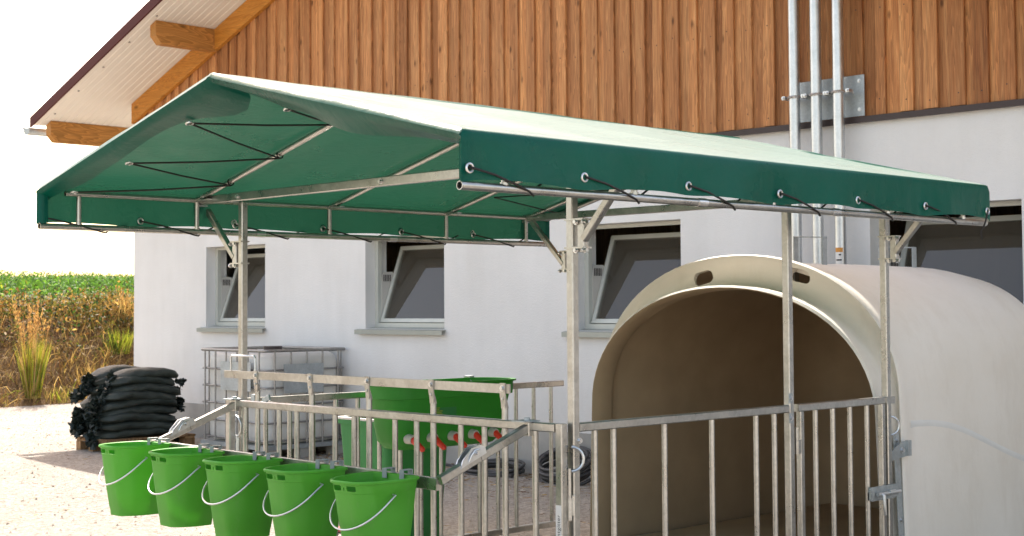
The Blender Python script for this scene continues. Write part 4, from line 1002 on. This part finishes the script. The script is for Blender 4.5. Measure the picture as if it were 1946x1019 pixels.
for (xa, y0_, y1_, zt, zb) in ((3.2, .865, 1.085, 1.982, 1.70), (4.2, .83, 1.09, 1.94, 1.6)):
    mb = MB(); mb.box(xa-.025, xa+.025, y0_, y0_+.006, zb, zt); mb.box(xa-.025, xa+.025, y1_-.006, y1_, zb, zt+.01); mb.beam((xa, y0_+.007, zt-.004), (xa, y1_-.007, zt+.006), .05, .006, ch=.05); mb.build('roof_bracket', GALVP, hu, 0)

# ================================================================== IBC TANK
ib = thing('tank', 'white plastic liquid tank in a galvanised tube cage at the barn wall', 'tank', (4.42, 8.68, 0))
IX0, IX1, IY0, IY1, IH = 3.92, 4.92, 8.08, 9.28, 1.13
mb = MB()
def iq(i, z_, r_=.11): return rr(IX0+.03+i, IX1-.03-i, IY0+.03+i, IY1-.03-i, r_, z_, 6)
mb.grid([iq(.10, .155), iq(.03, .17), iq(.004, .21), iq(0, .3), iq(0, .62), iq(.0, 1.0), iq(.01, 1.05), iq(.05, 1.09), iq(.12, 1.10), iq(.35, 1.105)], False, True)
q = iq(.10, .155); mb.add(q, [tuple(range(len(q)))]); q = iq(.35, 1.105); mb.add(q, [tuple(range(len(q)))]); mb.build('bottle', IBCP, ib, 45)
mb = MB(); mb.tube((4.42, 8.68, 1.105), (4.42, 8.68, 1.15), .1, 20); mb.build('cap', DARKMETAL, ib)
for z_ in (.20, .38, .56, .74, .92):
    mb = MB(); mb.path(rr(IX0-.005, IX1+.005, IY0-.005, IY1+.005, .05, z_, 3), .010, 8, True); mb.build('cage_ring', CAGE, ib, 60)
mb = MB(); mb.path(rr(IX0-.012, IX1+.012, IY0-.012, IY1+.012, .05, IH-.012, 3), .016, 8, True); mb.build('top_ring', CAGE, ib, 60)
vm = MB(); vm.tube((0, 0, .16), (0, 0, IH-.015), .010, 10); vmm = vm.mesh('cage_upright', CAGE)
for k_ in range(6):
    y_ = IY0+.09+k_*(IY1-IY0-.18)/5
    for x_ in (IX0-.018, IX1+.018): inst('cage_upright', vmm, ib, LOC(x_, y_, 0, ib))
for k_ in range(5):
    x_ = IX0+.1+k_*(IX1-IX0-.2)/4
    for y_ in (IY0-.018, IY1+.018): inst('cage_upright', vmm, ib, LOC(x_, y_, 0, ib))
mb = MB(); mb.box(4.12, 4.62, IY0-.036, IY0-.031, .68, .98); mb.build('sign_plate', GALVP, ib, 0)
mb = MB(); mb.box(IX0-.036, IX0-.031, 8.30, 8.86, .70, 1.0); mb.build('sign_plate', GALVP, ib, 0)
for x_, y_ in ((IX0+.07, IY0+.07), (IX0+.07, 8.68), (IX0+.07, IY1-.07), (IX1-.07, IY0+.07), (IX1-.07, 8.68), (IX1-.07, IY1-.07), (4.42, IY0+.07), (4.42, IY1-.07)):
    mb = MB(); mb.box(x_-.07, x_+.07, y_-.07, y_+.07, 0, .105); mb.build('pallet_block', PLINTH, ib, 0)
mb = MB(); mb.box(IX0-.01, IX1+.01, IY0-.01, IY1+.01, .107, .15); mb.build('pallet_deck', GALVP, ib, 0)

# ================================================================== BAG STACK
PX0, PX1, PY0, PY1 = 3.20, 4.30, 10.03, 10.72
pa = thing('pallet', 'weathered wooden pallet under the dark stacked bags by the barn corner', 'pallet', ((PX0+PX1)/2, (PY0+PY1)/2, 0))
for k_ in range(5):
    y_ = PY0+.05+k_*(PY1-PY0-.1)/4; mb = MB(); mb.box(PX0, PX1, y_-.055, y_+.055, .122, .144); mb.build('deck_plank', PALLETW, pa, 0)
for k_ in range(3):
    x_ = PX0+.07+k_*(PX1-PX0-.14)/2; mb = MB(); mb.box(x_-.06, x_+.06, PY0, PY1, .1005, .1215); mb.build('cross_plank', PALLETW, pa, 0)
    for j_ in range(3):
        y_ = PY0+.06+j_*(PY1-PY0-.12)/2; mb = MB(); mb.box(x_-.07, x_+.07, y_-.05, y_+.05, .0225, .1); mb.build('block', PALLETW, pa, 0)
for j_ in range(3):
    y_ = PY0+.06+j_*(PY1-PY0-.12)/2; mb = MB(); mb.box(PX0, PX1, y_-.05, y_+.05, .002, .022); mb.build('base_plank', PALLETW, pa, 0)
def bag_meshes(seed, arch_=.03):
    r_ = np.random.default_rng(seed); nu, nvv = 30, 22; L, Wd, Ht = .92, .225, .060
    rows_ = []
    ph = r_.uniform(0, 6.28, 8)
    for i in range(nu):
        u = -1+2*i/(nu-1); e = (1-abs(u)**5)**.42 if abs(u) < 1 else 0
        ww = max(.26, e)*Wd; hh = max(.32, e)*Ht; row = []
        yo = .012*math.sin(u*3+ph[0]); zo = .012*math.sin(u*2.5+ph[1])
        for k_ in range(nvv):
            a = 2*math.pi*k_/nvv; c, s2 = math.cos(a), math.sin(a)
            y_ = ww*math.copysign(abs(c)**.75, c); z_ = hh*math.copysign(abs(s2)**.8, s2)
            wr = 1+.05*math.sin(3.1*u+2*a+ph[2])+.035*math.sin(8*u-3*a+ph[3])+.025*math.sin(15*u+4*a+ph[4])+.02*math.sin(27*u-ph[6])*abs(u)+.12*abs(u)**6*math.sin(6*a+ph[5])
            row.append((u*L/2, y_*wr+yo, z_*wr+zo-arch_*abs(u)**2.2))
        rows_.append(row)
    b = MB(); b.grid(rows_, False, True); b.add(rows_[0], [tuple(range(nvv))]); b.add(rows_[-1], [tuple(range(nvv))])
    body = b.mesh('bag_body', BAG, 60)
    tufts = []
    for sg in (-1, 1):
        t_ = MB(); lob = 16
        rings = []
        for j_, (dx, rad) in enumerate(((0, .06), (.025, .05), (.05, .06), (.08, .08), (.11, .088))):
            rw = []
            for k_ in range(lob*2):
                a = 2*math.pi*k_/(lob*2); ru = 1+(j_/4)*(.35 if k_ % 2 else -.2)+r_.normal(0, .16)*j_/3
                rw.append((sg*(L/2-.01+dx+r_.normal(0, .013)*j_/3), (1 if sg < 0 else .55)*rad*1.0*ru*math.cos(a)+r_.normal(0, .012)*j_/3, (1 if sg < 0 else .55)*rad*.7*ru*math.sin(a)+r_.normal(0, .010)*j_/3-.016*j_/3-arch_))
            rings.append(rw)
        t_.grid(rings, False, True); tufts.append(t_.mesh('gathered_end', BAGT, 25))
    return body, tufts
variants = [[bag_meshes(s2+10*q, .010+.016*q) for s2 in range(3)] for q in range(5)]
ordw = ['topmost', 'second', 'third', 'fourth', 'fifth', 'sixth', 'seventh', 'eighth', 'lowest']
NLAY = 9
for lay in range(NLAY):
    top_i = NLAY-1-lay
    for row_ in range(2):
        nm = ordw[top_i]
        lab = 'dark bag, %s layer of the stack%s, %s' % (nm, ' from top' if nm not in ('topmost', 'lowest') else '', 'white tank side' if row_ == 0 else 'grassy bank side')
        z_ = .144+.048+lay*.083
        sq = .015*max(0, lay-3)
        t = thing('filled_bag', lab, 'bag', (3.69+random.uniform(-.04, .04)+sq, 10.25+row_*.37+random.uniform(-.02, .02), z_), random.uniform(-.05, .05), 'dark bags stacked on the pallet')
        t.rotation_euler = (random.uniform(-.06, .06), random.uniform(-.03, .03)+(.02 if lay > 5 else 0), random.uniform(-.06, .06))
        if lay > 4: q = 1-.045*(lay-4); t.scale = (q, 1-.03*(lay-4), 1)
        bd_, tf = variants[lay//2][(lay*2+row_) % 3]
        inst('bag_body', bd_, t)
        for q in tf: inst('gathered_end', q, t, (0, 0, random.uniform(-.012, .012)), (random.uniform(-.5, .5), random.uniform(-.15, .25), 0))

# ================================================================== HOSES
def coil(name, label, c, rad, turns, r_=.014, tilt=(0, 0), sq=1.0, tail=None):
    mb = MB(); c = Vector(c); pts = []; n_ = int(turns*22); hr = np.random.default_rng(int(rad*1000+turns))
    ph = hr.uniform(0, 6.28, 4)
    for i in range(n_):
        a = 2*math.pi*i/22; lay = i/22; rr_ = rad*(1+.10*math.sin(lay*1.9+ph[0])+.03*math.sin(a*2+ph[1]))
        p = Vector((rr_*math.cos(a)*sq, rr_*math.sin(a), r_+lay*r_*1.15+.02*math.sin(a+lay+ph[2])*min(1, lay/3)))
        p.z = max(p.z, r_); pts.append(p)
    E_ = Euler((tilt[0], tilt[1], 0)).to_matrix(); pts = [c+E_ @ p for p in pts]
    if tail: pts += [Vector(q) for q in tail]
    mb.path(pts, r_, 7); o = mb.build(name, HOSE, None, 60); return tag(o, label, 'hose', 'hoses coiled at the barn wall')
coil('hose_coil', 'flat coil of dark grey hose on the ground at the wall behind the pen bars', (4.74, 5.55, .012), .30, 3.6, .015, (.0, -.10), .7)
coil('hose_coil', 'tall leaning coil of dark hose at the wall beside the hutch', (4.80, 4.66, .05), .27, 9.3, .016, (.05, -.42), .8)
mb = MB(); mb.path([(4.95, 7.2, .03), (4.8, 6.7, .02), (4.86, 6.3, .02), (4.7, 6.0, .02), (4.78, 5.6, .02), (4.62, 5.2, .02)], .016, 7); tag(mb.build('loose_hose', HOSE, None, 60), 'loose length of dark hose along the foot of the wall', 'hose')
mb = MB(); mb.path([(4.9, 6.95, .02), (4.96, 6.85, .25), (4.98, 6.75, .45), (4.95, 6.6, .3), (4.9, 6.5, .02)], .012, 7); tag(mb.build('hose_loop', HOSE, None, 60), 'thin hose loop leaning against the wall behind the green feeder', 'hose')

# red and white marker board lying inside the pen
mbd = thing('marker_board', 'red and white striped board lying on the gravel inside the pen', 'board', (2.1, 3.25, 0))
pA, pB = Vector((1.58, 3.93, .014)), Vector((2.02, 3.33, .014)); nseg = 5
for k_ in range(nseg):
    a, b = pA.lerp(pB, k_/nseg), pA.lerp(pB, (k_+.985)/nseg)
    mb = MB(); mb.beam(a, b, .07, .025, ch=.08); mb.build('stripe', REDPAINT if k_ % 2 == 0 else WHITEPAINT, mbd)
